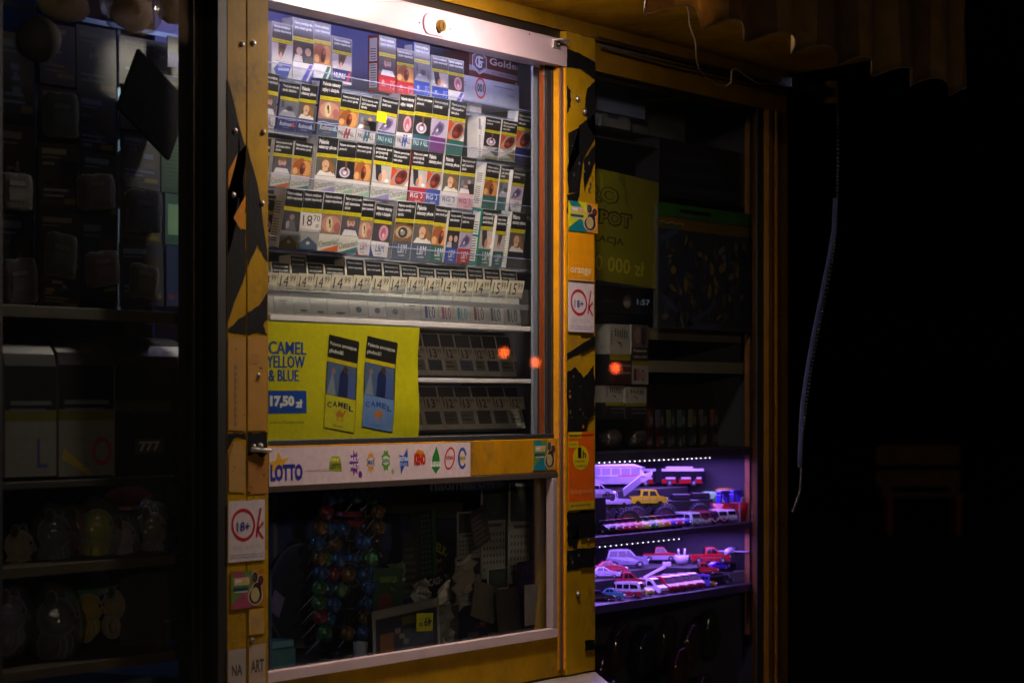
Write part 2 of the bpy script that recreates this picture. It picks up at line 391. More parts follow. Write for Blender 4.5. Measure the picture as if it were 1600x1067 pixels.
def naart(m,w,h):
    m.text('NA', w*.08, h*.25, w*.36, h*.6, 1, (60,52,48), .03); m.text('ART', w*.52, h*.25, w*.92, h*.6, 1, (60,52,48), .03)
    m.text('ogłoszenie', w*.1, h*.72, w*.6, h*.80, 1, (90,80,70), .0)
sticker(356.5,1016,384,1075,-.0133,pl,lambda m,w,h: m.text('NA', w*.2, h*.3, w*.8, h*.6, 1, (60,52,48), .03),(150,138,128),mtl='paper',name='torn_notice')
sticker(389,1008,415,1075,-.0133,pl,lambda m,w,h: m.text('ART', w*.1, h*.35, w*.9, h*.65, 1, (60,52,48), .03),(162,140,120),mtl='paper',name='torn_notice')
sticker(389,952,413,992,-.0133,pl,lambda m,w,h: m.text('PK', w*.2, h*.2, w*.8, h*.7, 1, (140,120,90), .0),(172,128,52),mtl='paper',name='torn_notice')
# ---- right post
XM = PX(908.5,-.012)
post = MB('yellow_paint', YEL)
post.box(XC, XM-.0007, -.012, .05, Z0, 2.13); post.box(XM+.0007, XD, -.010, .05, Z0, 2.13); post.box(XM-.0007, XM+.0007, -.011, .05, Z0, 2.13, (214,140,26))
pr = kp('post', post, bevel=.0015)
g = None; CURP = pr; Yp=-.0128
def blk(pts, amp=.8, n=5, Y=Yp, col=SP, lo=885.5, hi=930): onp(g, clipx(ragged(pts, n, amp), lo, hi), Y, col)
blk([(886,76),(907,84),(930,98),(930,124),(907,108),(886,106)])
blk([(886,134),(892,142),(892,166),(886,178)]); blk([(930,126),(930,215),(920,200),(914,165),(917,140)])
blk([(905,196),(930,178),(930,215),(912,248),(906,300),(888,302),(886,264)]); blk([(888,208),(905,200),(905,240),(889,272)])
blk([(912,250),(930,226),(930,250),(913,300)]); blk([(886,304),(906,300),(900,330),(886,334)])
blk([(886,552),(930,524),(930,541),(886,562)], .6)
blk([(886,582),(900,574),(912,590),(928,570),(930,640),(912,676),(886,676)], 2.2); blk([(886,800),(930,796),(930,838),(886,844)], 2)
blk([(886,860),(930,854),(930,884),(886,892)], 1.5); blk([(914,1000),(930,998),(930,1014),(914,1016)], 1)
blk([(888,818),(905,822),(902,860),(888,850)], 2.5)
g = MB('spray_paint', SP)
for k in range(26):
    x = random.uniform(888,928); y = random.choice([random.uniform(196,300), random.uniform(580,670), random.uniform(800,880)]); s_ = random.uniform(.4,1.6)
    blk([(x-s_,y-s_*1.5),(x+s_*.4,y-s_*2.4),(x+s_*1.3,y+s_*.8),(x-s_*.6,y+s_*2)], .5, 3, Yp-.0003, random.choice([(120,108,104),(96,84,70),(150,98,18),(66,60,60)]))
tag(g.build('paint_fleck', pr), kind='stuff')
for x,y in ((902,155),(913,175),(902.5,928)): bolt(x, y, -.012, pr, .0062)
OR1=(216,140,18)
def orange(m,w,h):
    m.rect(w*.03,h*.02,w*.97,h*.98,1,(222,146,16)); m.rect(w*.48,0,w*.495,h,2,(200,128,20))
    m.text('orange', w*.06, h*.09, w*.88, h*.27, 3, (225,205,170), .012); m.rect(0,0,w,h*.012,3,(230,210,190))
sticker(888.5,362,928,437,-.0145,pr,orange,OR1,label='yellow poster reading orange on the right post')
sticker(888.5,441,928,518,-.0145,pr,ok18,(206,190,196),label='pinkish sticker with red handwritten OK around a blue 18+, on the right post')
sticker(888.5,313,934,360,-.0150,pr,snake((190,190,20),(18,110,120)),OR1)
def onehour(m,w,h):
    Y_=(206,182,22)
    m.rect(0,h*.92,w*.5,h,1,Y_); m.rect(0,h*.80,w*.38,h*.88,1,Y_); m.rect(0,0,w,h*.10,1,(190,160,30))
    m.text('za każde', w*.05,h*.935,w*.45,h*.965,2,(40,30,20),.01); m.text('w kupnie', w*.04,h*.825,w*.3,h*.86,2,(40,30,20),.01)
    m.ell(w*.48,h*.665,w*.32,h*.155,1,Y_,n=26)
    m.text('1', w*.36,h*.66,w*.50,h*.80,2,(24,22,20),.06); m.text('h', w*.54,h*.66,w*.68,h*.76,2,(24,22,20),.04)
    m.text('rozmowy', w*.26,h*.60,w*.62,h*.63,2,(24,22,20),.01); m.text('za darmo', w*.30,h*.55,w*.66,h*.58,2,(24,22,20),.01)
    m.text('Twój', w*.04,h*.30,w*.3,h*.35,2,(170,120,70),.0); m.text('telegrosik', w*.04,h*.18,w*.96,h*.27,2,(220,150,90),.0)
    m.text('promocja', w*.08,h*.03,w*.86,h*.075,2,(80,50,20),.01); m.rect(0,h*.955,w,h*.965,3,(120,60,20))
sticker(888.5,675,928,797,-.0145,pr,onehour,(212,92,18),label='orange phone offer sticker with yellow disc reading 1h')
# ---- window frame of the main window: right jamb strips, rails
j = MB('yellow_paint', (206,138,16))
j.box(PX(868),PX(871.4),-.006,.02,Z0+.01,Z4); j.box(PX(872.2),PX(876),-.006,.02,Z0+.01,Z4)
j.box(PX(876.5,-.009),PX(881.8,-.009),-.009,.02,Z0+.01,Z4,(96,72,62),'plastic'); j.box(PX(882.2,-.011),PX(884.6,-.011),-.011,.02,Z0+.01,Z4,(232,150,22))
kp('jamb', j)
j = MB('rubber', (18,20,26)); j.box(PX(858),PX(868,.002),.004,.0075,Z3+.0085,Z4); j.box(PX(862,.003),PX(863.2,.003),.003,.0039,Z3+.0085,Z4,(38,42,50)); j.box(PX(860),PX(868,.002),.0035,.0075,Z0+.01,Z2-.0005); kp('gasket', j)
j = MB('aluminium', (190,190,200)); j.box(PX(850.5,.011),PX(858,.011),.0112,.0118,Z3+.0085,Z4)
zz = Z3+.012
while zz < Z4-.004:
    for xx in (852.3,855.2): j.box(PX(xx-.55,.0107),PX(xx+.55,.0107),.0107,.0111,zz,zz+.0022,(40,40,48),'plastic')
    zz += .0048
kp('spacer_bar', j)
j = MB('plastic', (206,96,26)); j.box(PX(844,.0125),PX(849.6,.0125),.0125,.0135,Z3+.0085,Z4)  # plain orange strip with thin darker ribs
zz = Z3+.012
while zz < Z4-.004: j.box(PX(844,.012),PX(849.6,.012),.0120,.0124,zz,zz+.0008,(150,62,16)); zz += .004
kp('orange_strip', j)
# middle rail
r = MB('yellow_paint', (178,124,14)); r.box(XB,PX(876)-.0002,-.004,.03,Z2,Z3); r.box(XB,PX(866),-.008,.02,Z2-.010,Z2-.0003,(70,60,56),'plastic'); r.box(XB,PX(866),.0,.02,Z3+.0003,Z3+.008,(30,34,40),'rubber'); kp('rail', r, bevel=.001)
# bottom rail and pale sill strip
r = MB('yellow_paint', (158,120,14)); r.box(XB,PX(876)-.0002,-.004,.03,Z0,Z1-.0002); kp('rail', r, bevel=.001)
r = MB('white_metal', (200,176,180)); r.box(XB,PX(864),-.010,.004,Z1,Z1+.016); r.box(PX(858,-.002),PX(865,-.002),-.0098,.004,Z1+.0165,Z2-.0105,(150,136,140)); kp('sill', r, bevel=.0012)
# the white header beam with its lock
h = MB('white_metal', (168,146,156)); h.box(XB,XC-.001,-.014,.03,Z4,Z5); hb = kp('header_beam', h, bevel=.0012)
lk = MB('white_metal', (228,216,220)); c0 = P(668,39.5,-.014); c1 = P(683,41,-.014)
def plate(m, cx, cz, L_, R_, y, th, col):
    pts = [(cx+L_*sx+R_*math.cos(a), cz+R_*math.sin(a)) for sx, a in [(1,math.radians(t)) for t in range(-90,91,15)]+[(-1,math.radians(t)) for t in range(90,271,15)]]
    m.prism(pts, y, y-th, col)
plate(lk, c1.x-.006, c1.z, .022, .0165, -.0141, .0010, (120,70,110)); plate(lk, c1.x-.005, c1.z, .022, .0155, -.0152, .0012, (172,152,160))
lk.cyl(c1+Vector((.002,-.0012,0)), c1+Vector((.002,-.010,0)), .0098, .0095, 22, (150,118,62), 'aluminium'); lk.box(c1.x+.0012,c1.x+.0028,c1.y-.0108,c1.y-.0101,c1.z-.004,c1.z+.004,BLK)
lk.build('lock', hb)
st = MB('aluminium', (200,190,192)); a = P(868,63,-.014); st.box(a.x-.012,a.x+.02,-.034,-.0142,a.z-.002,a.z+.0005); st.box(a.x-.012,a.x+.012,-.0175,-.0142,a.z-.014,a.z-.0022); st.cyl((a.x,-.0176,a.z-.008),(a.x,-.024,a.z-.008),.004,.003,8,(70,66,66)); st.build('bracket', hb)
for x,y in ((655,36),(827,54),(703,46)):
    st = MB('plastic', (70,50,60)); p = P(x,y,-.0142); st.cyl(p, p+Vector((0,-.001,0)), .0013, .0013, 8); st.build('screw', hb)
# ---- frame of the right window
j = MB('yellow_paint', (196,126,18)); j.box(XD,XE-.0002,-.004,.03,ZR,ZR+.03)
for a,c,col,y in ((1197,1199.5,(100,66,16),-.006),(1200.5,1203,(92,60,16),-.006),(1203.2,1208,(40,26,16),.0),(1208.2,1210.5,(104,70,18),-.008),(1211.5,1228,(84,60,22),-.004)): j.box(PX(a),PX(c),y,.03,ZR,2.0758,col)  # same yellow paint, coloured darker for the lamp's fall-off
kp('jamb', j)
j = MB('rubber', (14,15,18)); j.box(PX(1187),PX(1197)-.0003,.005,.0075,ZR+.031,2.0758); kp('gasket', j)
j = MB('aluminium', (140,146,165)); j.box(PX(1182.5,.013),PX(1187,.013),.013,.0135,ZR+.03,2.0758); j.box(PX(1177,.03),PX(1182,.03),.03,.031,ZR+.03,2.0758,(60,62,70)); kp('spacer_bar', j)
# ---- frame of the left window
j = MB('rubber', (11,12,14)); j.box(PX(306),PX(330),.004,.03,Z0,2.0758); j.box(PX(330)+.0003,XA-.0003,-.0115,.03,Z0,2.0758); j.box(PX(316),PX(318),.002,.004,Z0,2.0758,(30,34,38)); j.box(-2.4,PX(8),.004,.03,Z0,2.0758); kp('gasket', j)
# ---- glass panes
def pane(x0,x1,z0,z1,y,lab):
    m = MB('glass'); m.poly([(x0,y,z0),(x1,y,z0),(x1,y,z1),(x0,y,z1)]); m.poly([(x1,y+.004,z0),(x0,y+.004,z0),(x0,y+.004,z1),(x1,y+.004,z1)])
    o = kp('glass_pane', m); o['label'] = lab
pane(XB,PX(857.4),Z3+.008,Z4,.006,'upper pane of the main window')
pane(XB,PX(860),Z1+.016,Z2-.010,.006,'lower pane of the main window')
pane(XD,PX(1187),ZR+.03,2.0758,.008,'tall pane of the right window')
pane(PX(8),PX(306),Z0+.03,2.0758,.008,'tall pane of the left window')
# white lottery strip along the middle rail
def strip(m,w,h):
    m.shape([(w*.0,h*.62),(w*.03,h*.66),(w*.04,h*.9),(w*.055,h*.68),(w*.09,h*.74),(w*.065,h*.55),(w*.08,h*.34),(w*.045,h*.48),(w*.01,h*.36)],1,(214,160,40))
    m.text('LOTTO', w*.005,h*.12,w*.15,h*.56,2,(44,52,150),.05)
    m.text('milion powodów', w*.16,h*.30,w*.27,h*.44,2,(206,186,196),.0)
    def star(cx,cz,r,n,col,k=.6):
        m.shape([(cx+math.cos(math.pi*i/n)*(r if i%2 else r*k)*.75*w/h*h/w*1.0, cz+math.sin(math.pi*i/n)*(r if i%2 else r*k)) for i in range(2*n)],1,col)
    R=h*.32
    xs = [.30,.395,.475,.55,.64,.725,.81,.885,.955]
    m.shape([(w*.272,h*.34),(w*.335,h*.30),(w*.33,h*.56),(w*.322,h*.72),(w*.285,h*.72),(w*.275,h*.55)],1,(150,156,50)); m.text('MINI', w*.282,h*.56,w*.318,h*.68,2,(230,225,90),.05); m.text('LOTTO', w*.276,h*.38,w*.33,h*.52,2,(60,80,40),.05)
    star(w*xs[1],h*.52,R*1.15,9,(112,36,132),.62); m.text('MULTI', w*(xs[1]-.022),h*.56,w*(xs[1]+.022),h*.68,2,(236,226,236),.05); m.text('MULTI', w*(xs[1]-.022),h*.38,w*(xs[1]+.022),h*.50,2,(236,226,236),.05); m.ell(w*(xs[1]+.028),h*.2,R*.3,R*.3,1,(112,36,132))
    star(w*xs[2],h*.53,R,10,(222,150,40),.66); m.ell(w*xs[2],h*.53,R*.55,R*.4,2,(180,190,215)); m.text('MULTI', w*(xs[2]-.016),h*.47,w*(xs[2]+.016),h*.58,3,(90,80,120),.05)
    star(w*xs[3],h*.56,R,8,(90,150,40),.75); m.ell(w*xs[3],h*.56,R*.6,R*.4,2,(200,215,190)); m.text('SZÓSTKA', w*(xs[3]-.018),h*.50,w*(xs[3]+.018),h*.62,3,(40,90,40),.03); m.ell(w*(xs[3]+.035),h*.24,R*.24,R*.24,1,(150,170,130))
    m.shape([(w*(xs[4]-.012),h*.14),(w*(xs[4]+.006),h*.4),(w*(xs[4]+.026),h*.36),(w*(xs[4]+.02),h*.88),(w*(xs[4]),h*.66),(w*(xs[4]-.022),h*.7)],1,(34,72,170)); m.text('EKSTRA', w*(xs[4]-.026),h*.52,w*(xs[4]+.024),h*.64,2,(228,232,245),.03); m.text('PENSJA', w*(xs[4]-.022),h*.36,w*(xs[4]+.022),h*.48,2,(150,180,230),.03)
    m.text('KENO', w*(xs[5]-.030),h*.38,w*(xs[5]+.030),h*.72,2,(190,40,26),.08); m.shape([(w*(xs[5]-.03),h*.7),(w*(xs[5]-.01),h*.84),(w*(xs[5]+.02),h*.78),(w*(xs[5]+.03),h*.6)],1,(206,130,30))
    m.shape([(w*(xs[6]-.022),h*.3),(w*(xs[6]),h*.12),(w*(xs[6]+.022),h*.3),(w*(xs[6]+.02),h*.58),(w*(xs[6]+.004),h*.92),(w*(xs[6]-.018),h*.6)],1,(40,124,50)); m.text('KASKADA', w*(xs[6]-.026),h*.32,w*(xs[6]+.026),h*.48,2,(232,238,225),.05)
    m.ring(w*xs[7],h*.55,R*.85,R*1.1,R*.18,1,(190,50,50),18,rot=-.6); m.text('zdrapki', w*(xs[7]-.02),h*.48,w*(xs[7]+.02),h*.66,2,(190,50,50),.02)
    m.ring(w*xs[8],h*.54,R*.8,R,R*.3,1,(60,84,170),18,a0=.3,a1=5.6); m.ell(w*xs[8],h*.54,R*.5,R*.42,2,(226,196,120)); m.text('DODATEK', w*(xs[8]-.018),h*.49,w*(xs[8]+.018),h*.59,3,(50,60,140),.02)
sticker(420.5,699.5,735,759.5,-.0052,kiosk,strip,(214,192,196),name='lottery_strip',label='pinkish white strip with a row of coloured game emblems')
sticker(833,688,868,735,-.0052,kiosk,snake((96,130,56),(24,116,130)),OR1)
# counter slab outside
b = MB('white_metal', (150,140,136)); b.prism([(0,0),(0,0)],0,0) if False else None
pts = [(-2.4,-.002),(.585,-.002),(.60,-.012),(P(956,1067,0).x*0+.417,-.139),(.405,-.15),(-2.4,-.15)]
t = [b.vert((x,y,Z0-.003)) for x,y in pts]; u = [b.vert((x,y,Z0-.028)) for x,y in pts]
b.face(t[::-1]); b.face(u)
for k in range(len(pts)): b.face([t[k],t[(k+1)%len(pts)],u[(k+1)%len(pts)],u[k]])
kp('counter_ledge', b, bevel=.002)
# ============================================================ LAMPS
t = empty('globe_lamp', (.08,-.25,2.150), label='small glowing ceiling lamp under the yellow canopy, just above the picture edge', cat='lamp')
m = MB('white_metal', (230,230,225)); m.cyl((0,0,.030),(0,0,.038),.062,.062,24); m.build('base_ring', t)
m = MB('lamp_glow', (255,236,222)); m.ball((0,0,.027),(.055,.055,.016),20,10); m.build('bulb_cover', t)
m = MB('panel_glow', (255,236,222)); m.poly([(.045*math.cos(a*math.pi/12),-.045*math.sin(a*math.pi/12),.0095) for a in range(24)]); m.build('diffuser', t)
t = empty('fluorescent_tube', (0,.042,2.085), label='pale violet tube light behind the white header beam', cat='lamp')
m = MB('tube_glow', (222,212,255)); m.cyl((PX(425),0,0),(PX(872),0,0),.009,.009,12); m.build('tube', t)
m = MB('white_metal', (210,210,220)); m.box(PX(423),PX(875),-.012,.014,.012,.03); m.build('housing', t)
t = empty('ceiling_lamp', (-.8,1.05,2.06), label='bluish lamp deep inside the kiosk behind the magazines', cat='lamp')
m = MB('tube_glow', (120,170,255)); m.cyl((-.6,0,0),(.5,0,0),.013,.013,12); m.build('tube', t)
m = MB('white_metal', (210,210,220)); m.box(-.62,.52,-.03,.03,.016,.05); m.build('housing', t)
# ============================================================ AWNING
aw = MB('awning_cloth', (100,64,36)); N = 460; X0, X1 = -1.2, 1.352; rows = 9
cols = [(136,108,62),(104,80,50)]
grid = []
for i in range(N+1):
    u_ = i/N; x = X0+(X1-X0)*u_; ph = (X1-x)/.18*2*math.pi
    col = []
    for r_ in range(rows+1):
        v = r_/rows; amp = .014*(1-v)**.6+.003
        zb = 2.086+.012*math.cos(ph+.5); zt = 2.285
        col.append(aw.vert((x+.010*(1-v)*math.sin(2*ph*.5+1), -.415+amp*math.sin(ph)+.006*math.sin(x*23)*(1-v), zb+(zt-zb)*v)))
    grid.append(col)
for i in range(N):
    x = X0+(X1-X0)*i/N; c_ = cols[int((X1-x)/.18*1.0) % 2]
    for r_ in range(rows):
        cc = (170,150,120) if r_ == 0 else c_
        aw.face([grid[i][r_],grid[i+1][r_],grid[i+1][r_+1],grid[i][r_+1]], c_, None, True)
for i in range(N):   # pale hem
    a, c_ = Vector(aw.v[grid[i][0]]), Vector(aw.v[grid[i+1][0]]); aw.poly([a+Vector((0,-.0012,-.0012)), c_+Vector((0,-.0012,-.0012)), c_+Vector((0,-.0012,.0010)), a+Vector((0,-.0012,.0010))], (130,116,100))
    if i: pass
aw.poly([(X0,-.415,2.285),(X1,-.415,2.285),(X1,.02,2.5),(X0,.02,2.5)], (92,60,34))
aw.poly([(X1,-.415,2.285),(X1+.001,-.415,2.10),(X1,-.36,2.16),(X1,-.0,2.40),(X1,.02,2.5)], (86,56,32))
t = aw.build('awning'); s_ = t.modifiers.new('thickness','SOLIDIFY'); s_.thickness = .0012
tag(t, 'faded brown striped awning with a wavy hanging edge over the kiosk front', 'awning')
w = MB('plastic', (196,170,140)); pts = [P(1062,-40,-.25),P(1070,0,-.24),P(1076,18,-.22),P(1078,40,-.2),P(1087,66,-.18),P(1088,90,-.14),P(1092,108,-.10),P(1104,122,-.08),P(1120,132,-.06),P(1134,136,-.05),P(1142,130,-.05),P(1143,110,-.04),P(1150,108,-.04),P(1164,118,-.03),P(1182,130,-.03),P(1215,133,-.03)]
w.tube(pts, .0016, 6); tag(w.build('hanging_wire'), 'thin pale wire dangling under the canopy above the right window', 'wire')
t = empty('awning_bracket', (XF,-.02,2.12), label='grey blue bracket arm reaching out from the kiosk corner', cat='bracket')
m = MB('aluminium', (110,124,160)); a = P(1229,150,-.02)-Vector((XF,-.02,2.12)); e = P(1300,146,-.02)-Vector((XF,-.02,2.12)); m.box(a.x,e.x,-.012,.012,e.z-.011,e.z+.010); m.build('arm', t, bevel=.002)
m = MB('wood', (120,80,40)); m.cyl((e.x-.002,0,e.z-.022),(e.x-.002,0,e.z+.024),.016,.014,12); m.build('end_cap', t)
ch = MB('aluminium', (130,126,130)); cp = [(1309,150),(1309,200),(1309,260),(1308,310),(1306,360),(1300,410),(1288,470),(1278,520),(1268,575),(1260,630),(1254,680),(1252,730),(1250,765),(1244,785),(1238,800)]
def spline(pts, n):
    out = []
    for k in range(len(pts)-1):
        for q in range(n): t_ = q/n; out.append((pts[k][0]*(1-t_)+pts[k+1][0]*t_, pts[k][1]*(1-t_)+pts[k+1][1]*t_))
    return out
q = spline(cp, 9)
for x,y in q: ch.ball(P(x,y,-.02), .0034, 6, 4)
tag(ch.build('beaded_chain'), 'long beaded pull chain hanging beside the right edge of the kiosk', 'chain')
m = MB('cloth', (56,66,130)); m.tube([P(x-6 if 380<y<640 else x-3,y,-.03) for x,y in cp[3:12]], .0042, 6); tag(m.build('blue_cord'), 'blue cord hanging against the beaded chain beside the kiosk', 'cord')
# faint bench far behind
t = empty('park_bench', tuple(P(1385,833,0)*0+Vector((0,0,0))), label='faint wooden bench standing in the dark to the right of the kiosk', cat='bench')
def FD(px, py, D):   # point at camera depth D
    return CAM + (FW + RT*((px-HX)/FPX) + Vector((0,0,1))*((HY-py)/FPX))*D
D = 30.0; A = FD(1368,622,D); B = FD(1500,622,D); A.z = B.z = 0; t.location = A
ang = math.atan2(B.y-A.y, B.x-A.x); t.rotation_euler = (0,0,ang); Ln = (B-A).length
m = MB('wood', (150,110,60)); m.box(0,Ln,-.03,.03,.52,.70); m.box(0,Ln,-.03,.03,.76,.98); m.build('backrest', t)
m = MB('wood', (150,110,60)); m.box(0,Ln,-.45,-.04,.42,.47); m.build('seat', t)
for x in (.06, Ln-.12): m = MB('wood', (170,90,40)); m.box(x,x+.10,-.05,.05,0,.52); m.build('leg', t)
for x in (.06, Ln-.12): m = MB('wood', (170,90,40)); m.box(x,x+.07,-.44,-.36,0,.42); m.build('leg', t)
# two traffic signals behind the photographer, seen as glints in the panes
def signal(px, py, Y, dist, r, col, lab, head=True):
    p = P(px, py, Y); d = (p-CAM).normalized(); d.y = -d.y; q = p+d*dist
    t = empty('traffic_light', (q.x,q.y,0), label=lab, cat='traffic light', group='traffic lights across the street')
    f = (p-q).normalized(); rot = math.atan2(f.y,f.x)+math.pi/2
    t.rotation_euler = (0,0,rot)
    m = MB('plastic', (30,32,30)); m.box(-.17,.17,.04,.26,q.z-.8,q.z+.25); m.cyl((0,.15,0),(0,.15,q.z-.8),.06,.05,10,(90,90,90)); m.build('housing', t)
    m = MB('signal_glow', col); m.cyl((0,0,q.z),(0,.04,q.z),r,r,20,smooth if False else col); m.build('lens', t)
signal(788,551,.006,26,.052,(255,96,34),'red traffic light across the street, first of those mirrored in the panes')
signal(837,566,.006,27,.052,(255,96,34),'red traffic light across the street, mirrored at the right edge of the main window')
signal(962,575,.008,28,.055,(255,86,40),'red traffic light across the street, mirrored in the right window')

# unseen lamp added behind the photographer as dim warm fill
t = empty('fill_lamp', (-11.5,-10.5,0), label='warm fill lamp added out of view behind the photographer', cat='fill lamp')
m = MB('aluminium',(120,120,120)); m.tube([(0,0,0),(0,0,3.3),(.2,.2,3.6),(.8,.8,3.7)],[.07,.05,.045,.04],10); m.build('post', t)
m = MB('plastic',(60,60,60)); m.box(.6,1.1,.6,1.0,3.70,3.8); m.build('lamp_head', t)
emis('fill_glow', 280); m = MB('fill_glow',(255,226,200)); m.box(.65,1.05,.65,.95,3.5,3.698); m.build('lamp_glass', t)
# ============================================================ CIGARETTE DISPLAY
WARN = {'teeth':'Palenie niszczy\nzęby i dziąsła','lungs':'Palenie\nniszczy płuca','fert':'Palenie zmniejsza\npłodność','mouth':'Palenie powoduje raka\njamy ustnej i gardła',
 'heart':'Palenie jest\nprzyczyną\nmiażdżycy','lung90':'Palenie powoduje\n90% przypadków\nraka płuc','impo':'Palenie zwiększa\nryzyko impotencji','eye':'Palenie zwiększa\nryzyko utraty\nwzroku',
 'baby':'Palenie tytoniu może\nzabić nienarodzone\ndziecko','kids':'Twój dym szkodzi\ntwoim dzieciom','stroke':'Palenie jest przyczyną\nzawałów serca'}
ARTNAME = {'girl':'girl','baby':'child','throat':'throat','plug':'basin','red':'organ','doctor':'doctor','feet':'feet','eyeball':'eye','couple':'couple','teeth':'teeth','pink':'mouth','grey':'hospital','xray':'scan','dark':'figure','arm':'arm'}
def art(m, kind, x0, z0, x1, z1):
    w, h = x1-x0, z1-z0
    X = lambda a: x0+a*w
    Z = lambda a: z0+a*h
    R = lambda a,b,c,d,l,col: m.rect(X(a),Z(b),X(c),Z(d),l,col)
    E = lambda a,b,ra,rb,l,col,rot=0: m.ell(X(a),Z(b),ra*w,rb*h,l,col,n=12,rot=rot)
    bg = {'girl':(88,86,84),'baby':(84,78,88),'throat':(176,112,66),'plug':(30,28,36),'red':(160,140,134),'doctor':(96,96,112),'feet':(176,172,176),'eyeball':(120,84,56),'couple':(34,34,44),'teeth':(150,112,100),'pink':(72,60,70),'grey':(104,104,118),'xray':(176,160,190),'dark':(52,50,60),'arm':(180,172,176)}[kind]
    R(0,0,1,1,1,bg)
    if kind == 'girl':
        m.shape([(X(.05),Z(0)),(X(.2),Z(.28)),(X(.85),Z(.28)),(X(1),Z(0))],2,(214,206,206)); E(.52,.6,.30,.42,3,(120,80,44)); E(.46,.62,.18,.26,4,(206,164,140)); m.shape([(X(.62),Z(.95)),(X(.9),Z(.5)),(X(.86),Z(.12)),(X(.68),Z(.3))],5,(140,96,50)); E(.44,.36,.14,.12,5,(214,176,150)); E(.46,.52,.06,.03,6,(130,60,60))
    elif kind == 'baby':
        m.shape([(X(.1),Z(0)),(X(.2),Z(.3)),(X(.8),Z(.3)),(X(.95),Z(0))],2,(206,200,210)); E(.5,.66,.22,.26,3,(196,156,138)); E(.5,.86,.2,.12,4,(120,86,60)); E(.42,.68,.04,.03,5,(50,40,40)); E(.58,.68,.04,.03,5,(50,40,40)); E(.52,.46,.12,.07,5,(110,60,110))
    elif kind == 'throat':
        E(.3,.7,.34,.3,2,(150,84,44),.5); E(.72,.5,.26,.5,2,(206,146,88),-.3); E(.55,.45,.15,.40,3,(112,48,28),-.2); E(.5,.3,.10,.2,4,(70,26,20),-.2); E(.16,.25,.14,.22,3,(214,160,110)); E(.6,.62,.06,.12,5,(190,90,70))
    elif kind == 'plug':
        E(.46,.36,.30,.30,2,(206,190,212)); E(.46,.36,.22,.22,3,(150,130,160)); E(.46,.34,.10,.12,4,(236,228,240)); m.shape([(X(.42),Z(1)),(X(.56),Z(1)),(X(.54),Z(.55)),(X(.46),Z(.5))],5,(110,70,56)); E(.49,.52,.09,.08,6,(96,50,40))
    elif kind == 'red':
        m.shape([(X(0),Z(.2)),(X(.35),Z(.9)),(X(.15),Z(1)),(X(0),Z(1))],2,(190,70,34)); E(.58,.5,.36,.40,3,(104,30,26),.4); E(.66,.62,.14,.16,4,(60,18,20)); E(.44,.36,.16,.12,4,(150,60,50)); m.shape([(X(0),Z(0)),(X(.3),Z(0)),(X(.05),Z(.3))],5,(226,110,60)); m.shape([(X(.75),Z(0)),(X(1),Z(0)),(X(1),Z(.4))],5,(216,208,206))
    elif kind == 'doctor':
        m.shape([(X(0),Z(0)),(X(.1),Z(.3)),(X(.7),Z(.24)),(X(.85),Z(0))],2,(212,206,216)); E(.62,.7,.11,.13,4,(190,146,120)); m.shape([(X(.5),Z(.6)),(X(.95),Z(.62)),(X(1),Z(0)),(X(.7),Z(0))],3,(34,34,40)); E(.4,.4,.16,.10,4,(196,150,126)); E(.18,.6,.08,.2,3,(130,126,140))
    elif kind == 'feet':
        m.shape([(X(.1),Z(1)),(X(.42),Z(1)),(X(.5),Z(.3)),(X(.36),Z(.06)),(X(.2),Z(.2))],2,(40,38,48)); E(.62,.4,.16,.36,3,(214,176,160),.2); E(.42,.3,.10,.26,4,(180,130,116),-.2); E(.78,.16,.12,.10,4,(226,222,226))
    elif kind == 'eyeball':
        E(.5,.5,.46,.34,2,(186,160,130)); E(.46,.48,.26,.30,3,(60,54,52)); E(.44,.48,.13,.15,4,(140,140,136)); E(.38,.58,.06,.05,5,(220,220,216)); m.shape([(X(0),Z(.9)),(X(.5),Z(1)),(X(1),Z(.8)),(X(1),Z(1)),(X(0),Z(1))],4,(70,42,26))
    elif kind == 'couple':
        E(.30,.52,.15,.2,3,(206,168,150)); E(.72,.54,.15,.2,3,(200,160,140)); E(.22,.66,.2,.2,2,(70,46,34)); E(.80,.7,.18,.2,2,(30,24,26)); m.shape([(X(0),Z(0)),(X(.1),Z(.35)),(X(.42),Z(.3)),(X(.46),Z(0))],4,(188,180,186)); m.shape([(X(.54),Z(0)),(X(.6),Z(.32)),(X(.9),Z(.34)),(X(1),Z(0))],4,(60,58,72))
    elif kind == 'teeth':
        E(.5,.5,.48,.44,2,(196,140,126)); E(.42,.5,.16,.4,3,(214,196,160),.2); E(.42,.62,.05,.16,4,(60,50,24),.3); E(.47,.40,.05,.1,4,(150,130,50),.2); E(.82,.36,.16,.26,3,(170,100,96))
    elif kind == 'pink':
        E(.62,.5,.26,.46,2,(206,150,166),-.2); E(.6,.5,.14,.32,3,(170,90,120),-.2); E(.62,.36,.07,.14,4,(226,186,200))
    elif kind == 'grey':
        m.shape([(X(0),Z(0)),(X(.2),Z(.4)),(X(.8),Z(.34)),(X(1),Z(0))],2,(150,150,166)); E(.55,.52,.18,.16,3,(56,56,66)); R(.1,.55,.24,.95,2,(70,70,86)); E(.34,.34,.12,.08,4,(190,188,200))
    elif kind == 'xray':
        E(.5,.45,.36,.34,2,(120,104,150),.4); E(.56,.5,.18,.24,3,(72,62,104),.4); E(.36,.38,.1,.1,4,(206,196,220)); m.shape([(X(.05),Z(.1)),(X(.5),Z(.9)),(X(.58),Z(.86)),(X(.16),Z(.06))],5,(90,76,110))
    elif kind == 'dark':
        E(.5,.7,.14,.16,3,(140,118,108)); m.shape([(X(.2),Z(0)),(X(.34),Z(.52)),(X(.66),Z(.52)),(X(.84),Z(0))],2,(96,94,104)); E(.3,.3,.1,.2,4,(150,146,150))
    elif kind == 'arm':
